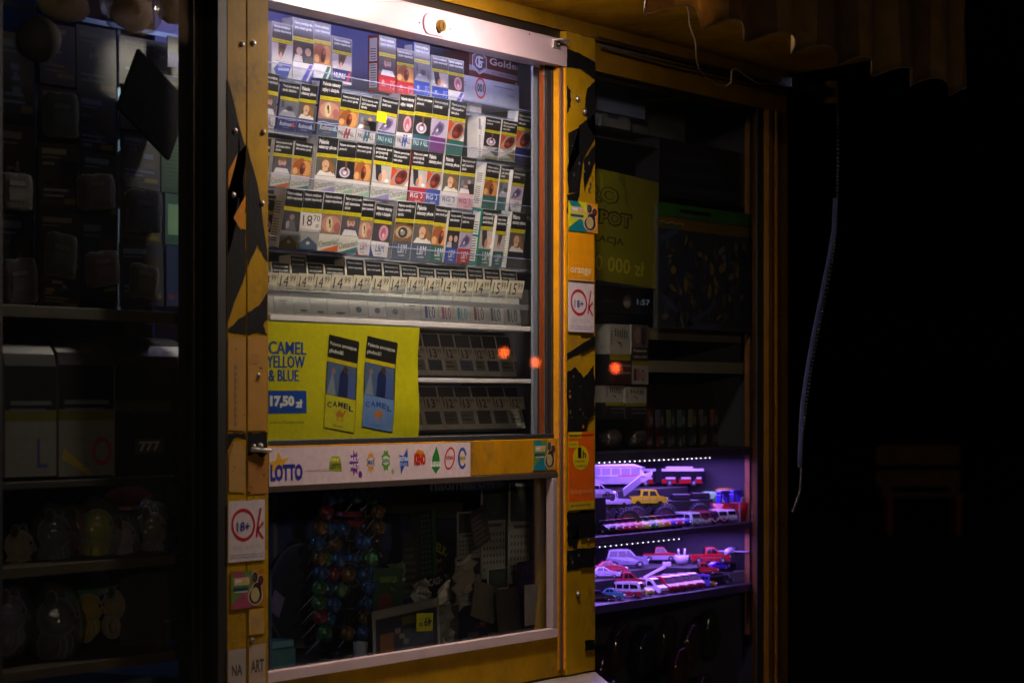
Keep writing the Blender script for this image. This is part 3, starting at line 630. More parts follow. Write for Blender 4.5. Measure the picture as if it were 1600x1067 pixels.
        m.shape([(X(.3),Z(1)),(X(.74),Z(1)),(X(.6),Z(.5)),(X(.44),Z(.1)),(X(.3),Z(.4))],2,(106,72,60)); E(.5,.74,.14,.2,3,(74,50,46)); E(.42,.3,.06,.2,4,(196,150,130))
def brand(m, b, x0, z0, x1, z1):
    w, h = x1-x0, z1-z0
    X = lambda a: x0+a*w
    Z = lambda a: z0+a*h
    k = b.split(':')
    t = k[0]; CL = {'orange':(196,98,44),'teal':(40,104,120),'lilac':(150,130,190),'green':(150,176,150),'red':(166,34,48),'blue':(40,70,160),'white':(206,198,200),'pink':(206,160,170),'purple':(104,40,112),'dteal':(24,84,92),'navy':(30,40,104),'steel':(70,84,104),'gold':(120,104,50),'dgreen':(20,90,80),'black':(30,32,38),'violet':(88,84,190)}
    c = CL[k[1]] if len(k) > 1 else (200,196,200)
    if t == 'script':
        m.rect(x0,z0,x1,z1,1,c); m.stroke([(X(.0),Z(.80)),(X(.3),Z(.86)),(X(.6),Z(.78)),(X(1),Z(.84))],h*.04,2,(170,180,220)); m.text('Rothmans',X(.12),Z(.36),X(.80),Z(.66),2,(206,206,226),.01,shear=.2); m.text('OF LONDON',X(.3),Z(.2),X(.66),Z(.27),2,(170,170,210)); m.shape([(X(.74),Z(.35)),(X(.86),Z(.7)),(X(.98),Z(.35))],3,(190,60,60) if len(k)>2 else (150,190,226))
    elif t == 'pall':
        m.rect(x0,z0,x1,z1,1,(208,200,198) if k[-1] != 'd' else (30,80,92)); m.text('PALL MALL',X(.08),Z(.34),X(.92),Z(.66),2,(60,62,90) if k[-1] != 'd' else (190,206,210),.02); m.shape([(X(.36),Z(.14)),(X(.46),Z(.14)),(X(.54),Z(.88)),(X(.44),Z(.88))],3,c); m.shape([(X(.52),Z(.14)),(X(.62),Z(.14)),(X(.70),Z(.88)),(X(.60),Z(.88))],3,c)
    elif t == 'chest':
        m.rect(x0,z0,x1,z1,1,(202,196,190)); m.shape([(X(.1),Z(.02)),(X(1),Z(.42)),(X(1),Z(.02))],2,c); m.text('Chesterfield',X(.04),Z(.18),X(1.0),Z(.56),3,(96,110,84),.0,rot=math.atan2(h*.30,w))
    elif t == 'rgd':
        m.rect(x0,z0,x1,z1,1,c); fc = (226,222,226) if k[1] in ('red','blue') else (40,60,130) if k[1]=='white' else (170,40,70); m.text('RG',X(.08),Z(.36),X(.54),Z(.66),2,fc,.005); m.ring(X(.62),Z(.52),w*.20,h*.22,w*.035,3,fc,14,a0=-1,a1=1.6); m.text('smooth',X(.38),Z(.14),X(.7),Z(.24),2,fc)
    elif t == 'lm':
        if k[1] in ('white','pink','lilac'):
            m.rect(x0,z0,x1,z1,1,{'white':(30,50,130),'pink':(160,40,60),'lilac':(80,80,110)}[k[1]]); m.shape([(X(0),Z(1)),(X(.06),Z(.5)),(X(.24),Z(.04)),(X(1),Z(.04)),(X(1),Z(1))],2,(210,204,204)); fc = {'white':(30,50,130),'pink':(150,30,50),'lilac':(80,80,110)}[k[1]]
        else: m.rect(x0,z0,x1,z1,1,c); fc = (220,220,224)
        m.text('L&M',X(.30),Z(.34),X(.76),Z(.86),3,fc,.0); m.text('LABEL',X(.34),Z(.16),X(.7),Z(.24),3,fc)
    elif t == 'ps':
        m.rect(x0,z0,x1,z1,1,c); fc = (220,150,150) if k[1]=='red' else (150,150,226); m.ell(X(.24),Z(.62),w*.08,h*.12,2,fc); m.text('PETER',X(.12),Z(.34),X(.38),Z(.44),2,fc); m.text('PS',X(.66),Z(.24),X(.92),Z(.78),2,fc,-.01,shear=.15)
    elif t == 'stripe':
        m.rect(x0,z0,x1,z1,1,(206,204,208)); m.shape([(X(.4),Z(0)),(X(.62),Z(0)),(X(.98),Z(.95)),(X(.8),Z(.95))],2,c); m.shape([(X(.72),Z(0)),(X(1),Z(0)),(X(1),Z(.7))],2,c); 
        for q in range(3): m.rect(X(.08),Z(.62-.1*q),X(.42),Z(.64-.1*q),2,(150,150,165))
    elif t == 'tri':
        m.rect(x0,z0,x1,z1,1,(150,148,150)); m.shape([(X(0),Z(.3)),(X(.5),Z(.75)),(X(1),Z(.3)),(X(1),Z(0)),(X(0),Z(0))],2,c); m.ell(X(.5),Z(.38),w*.1,h*.1,3,(190,186,180))
    elif t == 'band':
        m.rect(x0,z0,x1,z1,1,c); m.rect(X(0),Z(.0),X(1),Z(.18),2,(200,196,204)); m.shape([(X(.72),Z(.2)),(X(.84),Z(.2)),(X(.96),Z(.9)),(X(.84),Z(.9))],3,(190,50,60)); m.text('NUNU',X(.06),Z(.36),X(.66),Z(.76),3,(220,220,236),.03)
    elif t == 'club':
        m.rect(x0,z0,x1,z1,1,(196,192,186)); m.shape([(X(.25),Z(0)),(X(.75),Z(0)),(X(1),Z(.95)),(X(.35),Z(.95)),(X(.08),Z(.5))],2,c); m.stroke([(X(.3),Z(.5)),(X(.85),Z(.58))],h*.14,3,(170,176,220)); m.rect(X(.3),Z(.68),X(.5),Z(.8),3,(150,156,210))
    elif t == 'davi':
        m.rect(x0,z0,x1,z1,1,(170,168,166)); m.shape([(X(0),Z(1)),(X(.5),Z(.6)),(X(0),Z(.2))],2,(214,208,200)); m.shape([(X(.5),Z(.6)),(X(1),Z(1)),(X(1),Z(.1))],2,c); m.text('16,99',X(.5),Z(.05),X(.98),Z(.3),3,(190,190,40),.04)
    else: m.rect(x0,z0,x1,z1,1,c)
BRNAME = {'script':'script lettering panel','pall':'double striped panel','chest':'slanting script panel','rgd':'round letter panel','lm':'curved letter panel','ps':'small crest panel','stripe':'slanted stripe panel','tri':'triangle panel','band':'banded panel','club':'script panel','davi':'wedge panel','plain':'plain panel'}
PK = {}
def pack_mesh(w, h, photo, warn, br, side=(206,200,200), dark=False):
    key = (round(w,3), round(h,3), photo, warn, br, side)
    if key in PK: return PK[key]
    m = MB('printed_card', side); d = .021
    m.box(0, w, 0, d, 0, h, side)
    for z0,z1 in ((.07,.5),(.54,.95)): # side panel printing on the left side
        m.poly([(-.0002,d*.85,h*z0),(-.0002,d*.15,h*z0),(-.0002,d*.15,h*z1),(-.0002,d*.85,h*z1)],(214,210,208))
        for q in range(5 if z0 > .5 else 9): zq = h*(z0+.03+q*.045); m.poly([(-.0004,d*.75,zq),(-.0004,d*.25,zq),(-.0004,d*.25,zq+h*.016),(-.0004,d*.75,zq+h*.016)],(90,86,88))
    e = w*.012; x0, x1 = e, w-e
    bz = h*.30; pz = h*.635; yz = h*.70
    m.rect(x0, h*.0, x1, h*.998, 1, (22,21,25)) 
    m.M = Matrix.Translation((0,-.00015,0))
    m.rect(x0, pz, x1, yz, 1, (196,182,16)); m.text('Rzuć palenie - zadzwoń', x0+w*.06, pz+(yz-pz)*.30, x1-w*.06, pz+(yz-pz)*.72, 2, (96,90,20))
    art(m, photo, x0, bz, x1, pz-.0006); brand(m, br, x0, 0, x1, bz-.0005)
    lines = WARN[warn].split('\n'); n = len(lines); big = warn in ('teeth','lungs') ; lh = (h-yz)*(.27 if big else .2)
    for q, s in enumerate(lines):
        zt = h-(h-yz)*.16-q*lh*1.25; ww = (x1-x0)*.86*min(1, len(s)/max(len(t_) for t_ in lines))
        m.text(s, x0+w*.07, zt-lh, x0+w*.07+ww, zt, 1, (222,222,226), .03 if big else .02)
    m.M = Matrix(); m.poly([(0,0,h+.0002),(w,0,h+.0002),(w,d,h+.0002),(0,d,h+.0002)],(214,208,206))
    PK[key] = m.mesh('cigarette_pack'); return PK[key]
COLN = {'orange':'orange','teal':'teal','lilac':'lilac','green':'green','red':'red','blue':'blue','white':'white','pink':'pink','purple':'purple','dteal':'teal','navy':'navy','steel':'grey','gold':'olive','dgreen':'green','black':'black','violet':'violet'}
def packrow(rowname, Y, dy, ref, packs, rz=0):
    zb = P(ref[0], ref[1], Y).z; n = 0
    for p in packs:
        xl, xr, yt, ph, wn, br = p[:6]; kw = p[6] if len(p) > 6 else {}
        Yo = Y - kw.get('fwd', 0); z = kw.get('z', zb)
        if 'yb' in kw: z = P(xl, kw['yb'], Yo).z
        x0 = PX(xl, Yo-dy); x1 = PX(xr, Yo-dy); h = P(xl, yt, Yo-dy).z - z
        L_ = math.hypot(h, dy); th = math.atan2(dy, h)
        o = bpy.data.objects.new('cigarette_pack', pack_mesh(x1-x0-.0006, L_, ph, wn, br, kw.get('side', (206,200,200)))); C.objects.link(o)
        o.location = (x0, Yo, z); o.rotation_euler = (th+random.uniform(-.008,.008), random.uniform(-.016,.016), random.uniform(-.05,.03)+kw.get('rz',0))
        k = br.split(':'); c_ = COLN.get(k[1], 'pale') if len(k) > 1 else 'pale'
        tag(o, f"pack with {ARTNAME[ph]} photo over {c_} panel, {ORD[n]} from left in {rowname}", 'cigarette pack', f'cigarette packs in the {rowname}'); n += 1
# shelving: back wall, boards, right side wall, bottom
rack = empty('display_rack', (0,.2,Z3), label='white shelving with clear acrylic lips holding the cigarette packs in the main window', cat='display rack')
def rp(name, mb, **k):
    o = mb.build(name, rack, **k); o.location = -rack.location if False else Vector((0,-.2,-Z3)); return o
RX = PX(838,.09); LX = PX(405,.09)-.05
m = MB('white_metal', (112,120,196)); m.box(LX, RX+.10, .245, .25, Z3-.02, 2.118); rp('back_panel', m)
m = MB('white_metal', (130,134,150)); m.box(RX+.004, RX+.012, .05, .244, Z3, 1.995); m.box(PX(833,.03),PX(844.5,.03),.03,.034,Z3+.004,Z4); rp('side_panel', m)
rowsz = [(.10,(457,125)),(.095,(499,213)),(.09,(497,300)),(.085,(500,394))]
for Y,ref in rowsz:
    z = P(*ref, Y).z; m = MB('white_metal', (196,194,206)); m.box(LX,RX,Y+.002,.235,z-.005,z-.0008); m.box(LX,RX,Y-.012,Y+.0015,z-.004,z-.0012,(210,206,222),'acrylic'); rp('shelf_board', m)
    lip = MB('acrylic'); lip.poly([(LX,Y-.014,z-.004),(RX,Y-.014,z-.004),(RX,Y-.018,z+.016),(LX,Y-.018,z+.016)]); rp('acrylic_lip', lip)
    ed = MB('white_metal',(150,146,190)); ed.box(LX,RX,Y-.0185,Y-.0175,z+.0155,z+.017); ed.build('lip_edge', rack.children[-1])
def shelf(px, py, Y, th=.008):
    z = P(px, py, Y).z; m = MB('white_metal', (222,214,216)); m.box(LX, PX(840,Y), Y, .24, z-th, z); rp('shelf_board', m, bevel=.0008); return z
zs5 = shelf(420,491,.035); zs6 = shelf(645,590,.035,.007); zs7 = shelf(645,683,.035,.006)
# row 1
packrow('top row', .10, 0, (457,125), [
 (424,455,33,'arm','impo','club:blue'),(457,488,27,'couple','mouth','stripe:violet',{'yb':124}),(490,517,33,'throat','impo','stripe:dgreen',{'yb':126}),
 (519,549,56,'arm','impo','band:navy',{'yb':128})])
packrow('top row past gap', .10, 0, (592,143), [
 (591.5,618,55,'baby','impo','ps:red',{'side':(130,40,46)}),(619.5,646,75,'throat','impo','ps:red',{'side':(130,40,46)}),(647,673,66,'grey','impo','ps:blue',{'yb':151,'side':(60,90,190)}),
 (674.5,699,86,'feet','impo','ps:blue',{'yb':155}),(700,725,91,'pink','impo','stripe:violet',{'yb':161})])
packrow('second row', .095, .011, (499,213), [
 (411,438,112,'baby','impo','pall:lilac',{'yb':205}),
 (441,470,128,'grey','kids','script:navy:r',{'side':(50,56,130)}),(470.5,497,131,'girl','lungs','script:navy',{}),
 (503,535,123,'teeth','teeth','script:steel',{'fwd':.006,'side':(30,44,104)}),
 (533.5,563,145,'throat','mouth','pall:red'),(564,594,150,'doctor','baby','pall:teal'),(595.5,624,151,'xray','stroke','pall:teal:d'),
 (626,650,147,'pink','teeth','pall:blue'),(650.5,677,148,'plug','fert','pall:dteal:d'),(678,703,152,'xray','stroke','plain:purple'),(704,730,156,'red','lung90','plain:dgreen')])
packrow('second row right end', .09, .009, (757,247), [
 (760,785,183,'plug','fert','davi:steel'),(785.5,808,187,'red','lung90','davi:gold'),(810,833,174,'red','lung90','plain:navy',{'fwd':.003})])
packrow('third row', .09, .010, (497,300), [
 (407,425,215,'girl','lungs','chest:red'),(430,460,216,'baby','baby','chest:orange'),(460.5,490,220,'throat','mouth','chest:teal'),
 (498,529,213,'girl','lungs','chest:lilac'),(530,557,220,'plug','fert','chest:green'),(557.5,585,222,'throat','mouth','chest:green'),
 (586,613.5,225,'feet','heart','chest:lilac'),(614.5,642,231,'red','lung90','chest:green'),
 (645.5,670,234,'feet','heart','rgd:red',{'side':(150,30,40)}),(670.5,695,237,'red','lungs','rgd:blue'),(695.5,721,241,'girl','lungs','rgd:white'),(722,747,245,'doctor','baby','rgd:pink')])
packrow('third row right end', .09, .011, (757,326), [
 (760,783,255,'throat','impo','plain:dgreen',{'rz':.05}),(783.5,804,259,'grey','baby','plain:dteal',{'rz':.05}),(802,821,266,'xray','stroke','lm:lilac',{'fwd':.006})])
packrow('fourth row', .085, .014, (500,394), [
 (408,436,303,'plug','fert','lm:white'),(447,475,294,'dark','impo','tri:gold',{'fwd':.02}),(475.5,506,297,'arm','impo','tri:steel',{'fwd':.02}),(507.5,538,300,'teeth','impo','chest:orange',{'fwd':.02}),(538.5,569,303,'baby','baby','chest:teal',{'fwd':.02}),
 (566,587,313,'teeth','impo','lm:pink'),(587.5,615,318,'pink','teeth','lm:white'),
 (622,651,314,'eyeball','eye','lm:steel'),(651.5,680,316,'girl','lungs','lm:steel'),(680.5,706,321,'throat','mouth','lm:dgreen'),
 (704,723,331,'couple','kids','lm:blue',{'fwd':.004}),(723.5,744,334,'xray','stroke','lm:red',{'fwd':.004}),
 (755,780,327,'feet','heart','lm:dgreen',{'side':(24,120,110)}),(778,795,337,'arm','impo','lm:dteal',{'fwd':.004}),(801,826,331,'girl','lungs','plain:black',{'side':(200,198,196)})])
# loose price tag on the fourth row
def tagmesh(txt, sup, w, h, sub='zł', base=(214,204,202)):
    m = MB('paper', base); m.box(0, w, 0, .0005, 0, h, base)
    m.text(txt, w*.12, h*.20, w*.56, h*.84, 1, (44,42,44), 0); m.text(sup, w*.62, h*.52, w*.92, h*.88, 1, (44,42,48), .0)
    if sub: m.text(sub, w*.72, h*.14, w*.88, h*.40, 1, (60,58,64), .0)
    return m
a = P(468,357,.04); m = tagmesh('18','70',PX(501,.04)-a.x,PZ(468,331,.04)-a.z)
tag(m.build('price_tag', loc=a, rot=(.1,0,.0)), 'white price card reading 18 70 in front of the fourth row of packs', 'price tag')
a = P(588,189,.07); m = MB('printed_card',(236,236,20)); m.box(0,PX(603,.07)-a.x,0,.0004,0,PZ(588,173,.07)-a.z,(240,238,10)); tag(m.build('price_sticker', loc=a, rot=(.1,.06,0)), 'bright yellow blank sticker on a pack in the second row', 'sticker')
# cartons on the right of the top shelf
def carton(x0,y0,x1,y1,Y,d,col,draw,label,name='carton'):
    a = P(x0,y1,Y); w = PX(x1,Y)-a.x; h = PZ(x0,y0,Y)-a.z; m = MB('printed_card', col); m.box(0,w,0,d,0,h,col); draw(m,w,h); return tag(m.build(name, loc=a), label, 'carton')
def golden(m,w,h):
    m.shape([(w*.0,h*.30),(w,h*.22),(w,h*.40),(w*.0,h*.48)],1,(150,150,176)); m.text('DOUBLE ADVANCED', w*.36,h*.30,w*.86,h*.38,2,(190,60,60))
    hx = [(w*.16+math.cos(math.radians(a_))*w*.125, h*.62+math.sin(math.radians(a_))*h*.40) for a_ in range(30,391,60)]
    m.stroke(hx, h*.05, 3, (196,190,210)); hx2 = [(w*.16+(x-w*.16)*.78, h*.62+(z-h*.62)*.78) for x,z in hx]; m.shape(hx2[:6],2,(60,52,84)); m.stroke(hx2, h*.02, 3, (150,144,170))
    m.text('G', w*.09,h*.42,w*.20,h*.86,3,(206,202,220),.01); m.text('F', w*.14,h*.48,w*.22,h*.82,4,(206,202,220),.01)
    m.text('Golden', w*.32,h*.62,w*.84,h*.88,3,(214,204,214),.02); m.text('SIZE', w*.74,h*.02,w*.96,h*.16,3,(206,200,206),.02)
carton(733,78,829,122,.13,.05,(96,30,40),golden,'maroon carton with a white hexagon emblem and the word Golden at the top right')
def hundred(m,w,h):
    m.ring(w*.30,h*.60,h*.42,h*.42,h*.09,1,(176,50,70),26); m.text('100', w*.30-h*.26,h*.44,w*.30+h*.26,h*.78,2,(50,52,64),.03,flip=True)
    m.text('Papierosowe', w*.54,h*.74,w*.90,h*.84,1,(90,96,110),.02,flip=True); m.text('Gilzy', w*.80,h*.48,w*.90,h*.56,1,(90,96,110),.02,flip=True); m.rect(w*.0,h*.70,w*.04,h*.74,1,(150,120,70)); m.rect(0,h*.6,w*.05,h*.63,1,(150,120,70))
carton(724,117,811,157,.11,.10,(166,172,192),hundred,'pale blue carton lying upside down with a red ring around 100')
carton(735,150,752,228,.12,.02,(206,200,204),lambda m,w,h:None,'plain whitish carton standing behind the packs at the end of the second row')
carton(752,262,759,318,.10,.016,(196,192,196),lambda m,w,h:[m.rect(w*.3,h*(.1+.08*q),w*.7,h*(.13+.08*q),1,(90,90,96)) for q in range(9)],'narrow white carton edge with barcode beside the dark packs of row three')
carton(746,178,758,248,.092,.02,(206,200,202),lambda m,w,h:[m.rect(w*.15,h*(.05+.05*q),w*.8,h*(.07+.05*q),1,(90,90,96)) for q in range(10)]+[m.rect(w*.15,h*.66,w*.85,h*.9,1,(130,130,140))],'narrow white carton with printed text beside the second row right end')
# row 5: packs standing in price holders
n5 = [(402,'14'),(430,'14'),(460.5,'14'),(486.5,'14'),(513,'14'),(547,'14'),(577,'14'),(605,'14'),(633,'14'),(660,'14'),(687,'14'),(711,'15'),(737,'14'),(763,'15'),(789,'15')]
Y5 = .075
zr5 = zs5
logo = ['plain','plain','band','band','band','dot','dot','dot','word','lo','lo','lo','bo','bo','bo']
for i,(x,pr_) in enumerate(n5):
    nx = n5[i+1][0] if i+1 < len(n5) else x+26
    a = P(x, 483+ (x-420)*.031, Y5); a.z = zr5+.001; w = PX(nx, Y5)-PX(x, Y5)-.0012
    top = P(x, (420,407,396,408,411,401,405,408,412,416,418,419,414,417,419)[i]+2, Y5+.008).z
    h = top-a.z; m = MB('printed_card', (214,206,186)); m.box(0,w,0,.02,0,h)
    yz = h*.66; m.rect(w*.04,yz,w*.96,h*.985,1,(26,26,30)); m.rect(w*.04,yz,w*.96,yz+h*.035,2,(176,166,30))
    wl = WARN[random.choice(['impo','fert','mouth'])].split('\n')
    for q,s_ in enumerate(wl[:2]): m.text(s_, w*.12,h*(.90-.075*q),w*.86,h*(.945-.075*q),2,(200,200,200),.02)
    lc = [(150,40,50),(40,60,90),(30,90,80),(50,70,160),(190,60,110),(60,150,160)][i%6]
    if logo[i] == 'dot': m.ell(w*.5,h*.16,w*.16,h*.05,1,(60,100,100))
    elif logo[i] == 'band': m.ell(w*.6,h*.10,w*.24,h*.02,1,(60,66,80))
    elif logo[i] in ('lo','bo'):
        m.rect(w*.20,h*.08,w*.36,h*.30,1,lc); m.stroke([(w*.45,h*.30),(w*.45,h*.09),(w*.56,h*.09)],w*.05,1,lc); m.ring(w*.70,h*.19,w*.10,h*.11,w*.05,1,lc,10)
    else: m.rect(w*.3,h*.27,w*.66,h*.29,1,(120,120,110)); m.rect(w*.36,h*.22,w*.6,h*.235,1,(130,130,120))
    o = m.build('cigarette_pack', loc=a, rot=(-.10,0,0))
    tag(o, f"white pack behind its price card, {ORD[i]} from left in the long price row", 'cigarette pack', 'white cigarette packs in the long price row')
    # card
    ca = P(x+2.0, 452+(x-420)*.037, Y5-.022); cw = PX(nx+1, Y5-.022)-PX(x+2.5, Y5-.022)-.001; chh = PZ(x,424+(x-420)*.028,Y5-.022)-PZ(x,451+(x-420)*.032,Y5-.022)
    m = tagmesh(pr_, '99', cw, chh, None, (214,202,178)); m.rect(w*.5,chh*.05,w*.8,chh*.10,1,(150,140,130))
    tag(m.build('price_tag', loc=ca, rot=(.20,0,random.uniform(-.03,.03))), f"white price card reading {pr_} 99, {ORD[i]} from left in the long row", 'price tag', 'price cards along the long price row')
a0 = P(405,452,Y5-.02); m = MB('acrylic'); m.box(LX,PX(812,Y5),Y5-.024,Y5-.0225,zr5+.004,PZ(420,424,Y5-.02)); rp('acrylic_lip', m)
m = MB('white_metal',(168,160,146)); m.box(LX,PX(812,Y5),Y5-.020,Y5-.014,PZ(420,461,Y5-.02),PZ(420,452,Y5-.02)); rp('price_rail', m)
# dark compartments below: tipped packs with price cards
def darkrow(rowname, Y, yref, xs, h, yb2, lean, cols):
    for i,(x,nx) in enumerate(zip(xs, xs[1:])):
        a = P(x, yref, Y); w = PX(nx,Y)-PX(x,Y)-.001
        a.z = P(xs[0], yref, Y).z
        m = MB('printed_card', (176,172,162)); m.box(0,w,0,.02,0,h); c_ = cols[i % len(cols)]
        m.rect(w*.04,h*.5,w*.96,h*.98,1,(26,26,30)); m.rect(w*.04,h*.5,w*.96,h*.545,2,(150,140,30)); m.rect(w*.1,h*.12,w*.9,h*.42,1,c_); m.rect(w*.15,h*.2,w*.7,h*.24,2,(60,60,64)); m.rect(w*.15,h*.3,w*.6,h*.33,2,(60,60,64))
        tag(m.build('cigarette_pack', loc=a, rot=(lean,0,0)), f"shaded cigarette pack, {ORD[i]} from left in the {rowname}", 'cigarette pack', f'shaded cigarette packs in the {rowname}')
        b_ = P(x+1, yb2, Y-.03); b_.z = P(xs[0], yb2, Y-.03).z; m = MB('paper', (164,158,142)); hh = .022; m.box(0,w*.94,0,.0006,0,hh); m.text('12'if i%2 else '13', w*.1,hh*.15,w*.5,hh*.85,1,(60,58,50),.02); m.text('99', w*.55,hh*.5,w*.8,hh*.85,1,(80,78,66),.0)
        tag(m.build('price_tag', loc=b_, rot=(-.25,0,0)), f"shaded price card, {ORD[i]} from left in the {rowname}", 'price tag', f'shaded price cards in the {rowname}')
darkrow('compartment under the white shelf', .10, 583, [440,470,500,530,560,590,620,645,670,697,720,745,763,785,808], .072, 556, -.22, [(60,74,84),(130,120,96),(70,84,110),(110,106,90)])
darkrow('lowest lit compartment', .10, 676, [440,470,500,530,560,590,618,642,666,696,722,748,774,800,822], .075, 642, -.25, [(90,88,80),(120,116,100),(70,70,66)])
# the yellow promotional poster, gently curled
def poster():
    Y = .020; a = P(419,695,Y); w = PX(648,Y)-a.x; h = PZ(419,502,Y)-a.z
    m = MB('printed_card', (206,196,14)); m.rect(-.06,0,w,h,0,(208,198,12),None,18,8)
    m.rect(w*.84,0.0,w,h,1,(204,160,14),None,6,8) if False else None
    B = (20,62,150)
    [(m.text('CAMEL', w*(.0+d_),h*.735,w*(.242+d_),h*.84,2+9*d_,B,.006), m.text('YELLOW', w*(-.01+d_),h*.625,w*(.232+d_),h*.725,2+9*d_,B,.006), m.text('& BLUE', w*d_,h*.515,w*(.192+d_),h*.61,2+9*d_,B,.006)) for d_ in (0,.004)]
    m.rect(-.02,h*.255,w*.245,h*.44,2,(20,74,170),None,3,1); m.text('17,50', w*.01,h*.295,w*.165,h*.40,3,(228,228,220),.06); m.text('zł', w*.172,h*.30,w*.218,h*.37,3,(228,228,220),.04)
    m.text('cena za 20 papierosów', w*.01,h*.165,w*.23,h*.195,2,(110,110,30),.0)
    m.text('Palenie tytoniu powoduje choroby serca i poważnie szkodzi zdrowiu palacza oraz osób w jego otoczeniu', w*.01,h*.02,w*.82,h*.035,2,(120,116,20),.0)
    for (cx,cz,bc,tc) in ((.475,.50,(206,196,30),(30,40,70)),(.735,.50,(104,138,196),(50,70,140))):
        M0 = Matrix.Translation((w*cx,0,h*cz)) @ Matrix.Rotation(math.radians(6.5),4,'Y') @ Matrix.Translation((-w*.10,0,-h*.39))
        pw, phh = w*.205, h*.78
        m.M = M0 @ Matrix.Translation((.0022,-.0003,-.0018)); m.rect(0,0,pw,phh,0,(70,66,10),None,4,12)
        m.M = M0 @ Matrix.Translation((0,-.00045,0)); m.rect(0,0,pw,phh,0,(24,22,20),None,4,12); m.rect(pw*.0,phh*.71,pw,phh*.755,1,(204,184,20)); m.text('Palenie zmniejsza', pw*.05,phh*.88,pw*.95,phh*.93,1,(214,214,200),.02); m.text('płodność', pw*.05,phh*.80,pw*.52,phh*.86,1,(214,214,200),.02)
        m.M = m.M @ Matrix.Translation((0,-.0003,0)); m.rect(pw*.02,phh*.36,pw*.98,phh*.705,1,(74,96,134),None,3,4); m.shape([(pw*.02,phh*.36),(pw*.2,phh*.62),(pw*.32,phh*.36)],2,(130,140,150)); m.ell(pw*.22,phh*.62,pw*.07,phh*.03,3,(150,110,90)); m.shape([(pw*.4,phh*.36),(pw*.44,phh*.60),(pw*.6,phh*.70),(pw*.72,phh*.58),(pw*.7,phh*.36)],2,(24,34,84)); m.ell(pw*.62,phh*.66,pw*.08,phh*.04,3,(70,46,36)); m.shape([(pw*.7,phh*.36),(pw*.74,phh*.66),(pw*.9,phh*.6),(pw*.94,phh*.36)],3,(70,90,150))
        m.rect(0,0,pw,phh*.355,1,bc,None,3,4); 
        for q,chh in enumerate('CAMEL'): m.text(chh, pw*(.06+.18*q),phh*(.215+.03*math.sin(math.pi*(q+.3)/4.6)),pw*(.21+.18*q),phh*(.275+.03*math.sin(math.pi*(q+.3)/4.6)),2,tc,.03)
        o_ = (196,116,40); bx, bz = pw*.5, phh*.15   # little camel silhouette
        m.shape([(bx-pw*.13,bz),(bx-pw*.12,bz+phh*.035),(bx-pw*.02,bz+phh*.065),(bx+pw*.05,bz+phh*.04),(bx+pw*.10,bz+phh*.035),(bx+pw*.14,bz+phh*.07),(bx+pw*.21,bz+phh*.065),(bx+pw*.19,bz+phh*.05),(bx+pw*.16,bz+phh*.045),(bx+pw*.12,bz-phh*.0),(bx+pw*.05,bz-phh*.012),(bx-pw*.08,bz-phh*.012)],2,o_)
        for lx in (-.10,-.05,.05,.10): m.stroke([(bx+pw*lx,bz),(bx+pw*(lx+.01),bz-phh*.06)],pw*.025,2,o_)
        m.text('20 sztuk', pw*.3,phh*.03,pw*.62,phh*.05,2,tc)
        m.M = Matrix()
    def f(v):
        u_ = v.x/w; q = v.z/h
        return (v.x - (.003*(1-q))*max(u_,0), v.y - .010*max(0,u_-.55)**2*4 - .002*math.sin(q*7)*max(u_,0), v.z - h*.0*u_)
    m.warp(f); return tag(m.build('promotional_poster', loc=a, rot=(0,0,0)), 'yellow poster with blue lettering, a price box and two printed slim packs', 'poster')
poster()
# ============================================================ helpers for loose flat goods
def card(px0,py0,px1,py1,Y,col,name,label,cat,draw=None,roll=0,mt='printed_card',th=.0015,group=None,tilt=0,bend=0):
    a = P(px0,py1,Y); w = PX(px1,Y)-a.x; h = PZ(px0,py0,Y)-a.z
    m = MB(mt, col); m.box(0,w,0,th,0,h,col); m.rect(0,0,w,h,.4,col,None,8 if bend else 1,6 if bend else 1)
    if draw: draw(m,w,h)
    if bend: m.warp(lambda v: (v.x, v.y-bend*math.sin(v.x/w*3.1)*(v.z/h), v.z))
    return tag(m.build(name, loc=a, rot=(tilt,roll,0)), label, cat, group)
def lines(n, col, x0=.1, x1=.9, z0=.1, z1=.9):
    def f(m,w,h):
        for q in range(n):
            z = z0+(z1-z0)*q/n; m.rect(w*x0,h*z,w*(x0+(x1-x0)*random.uniform(.6,1)),h*(z+(z1-z0)/n*.45),1,col)
    return f
# ============================================================ LOWER WINDOW
m = MB('cloth', (34,58,120)); n_ = 24; g0=[]
for i in range(n_+1):
    x = PX(360,.3)+(PX(640,.3)-PX(360,.3))*i/n_; g0.append((m.vert((x,.30+.02*math.sin(i*1.1),1.086)), m.vert((x,.30+.015*math.sin(i*1.1+.4),1.40))))
for i in range(n_): m.face([g0[i][0],g0[i+1][0],g0[i+1][1],g0[i][1]],None,None,True)
tag(m.build('curtain'), 'dark blue curtain hanging behind the lollipops', 'curtain')
m = MB('cloth', (16,26,56)); a = P(470,930,.22); m.ball(a, (.085,.03,.085), 18, 10, fn=lambda q: 1); tag(m.build('cushion'), 'dark navy rounded cushion behind the lower left of the main window', 'cushion')
t = empty('cardboard_box', tuple(P(445,1045,.10)), label='small pale turquoise box standing at the lower left corner of the main window', cat='box')
m = MB('plastic', (70,150,170)); m.box(-.03,.03,0,.06,0,.032); m.build('box_body', t, bevel=.002)
m = MB('plastic', (120,190,210)); m.box(-.031,.024,-.001,.055,.033,.044); m.build('lid', t, bevel=.002)
card(421,918,438,952,.12,(130,120,190),'paper_sheet','violet paper corner at the left edge of the lower pane','paper',None,.5,'paper')
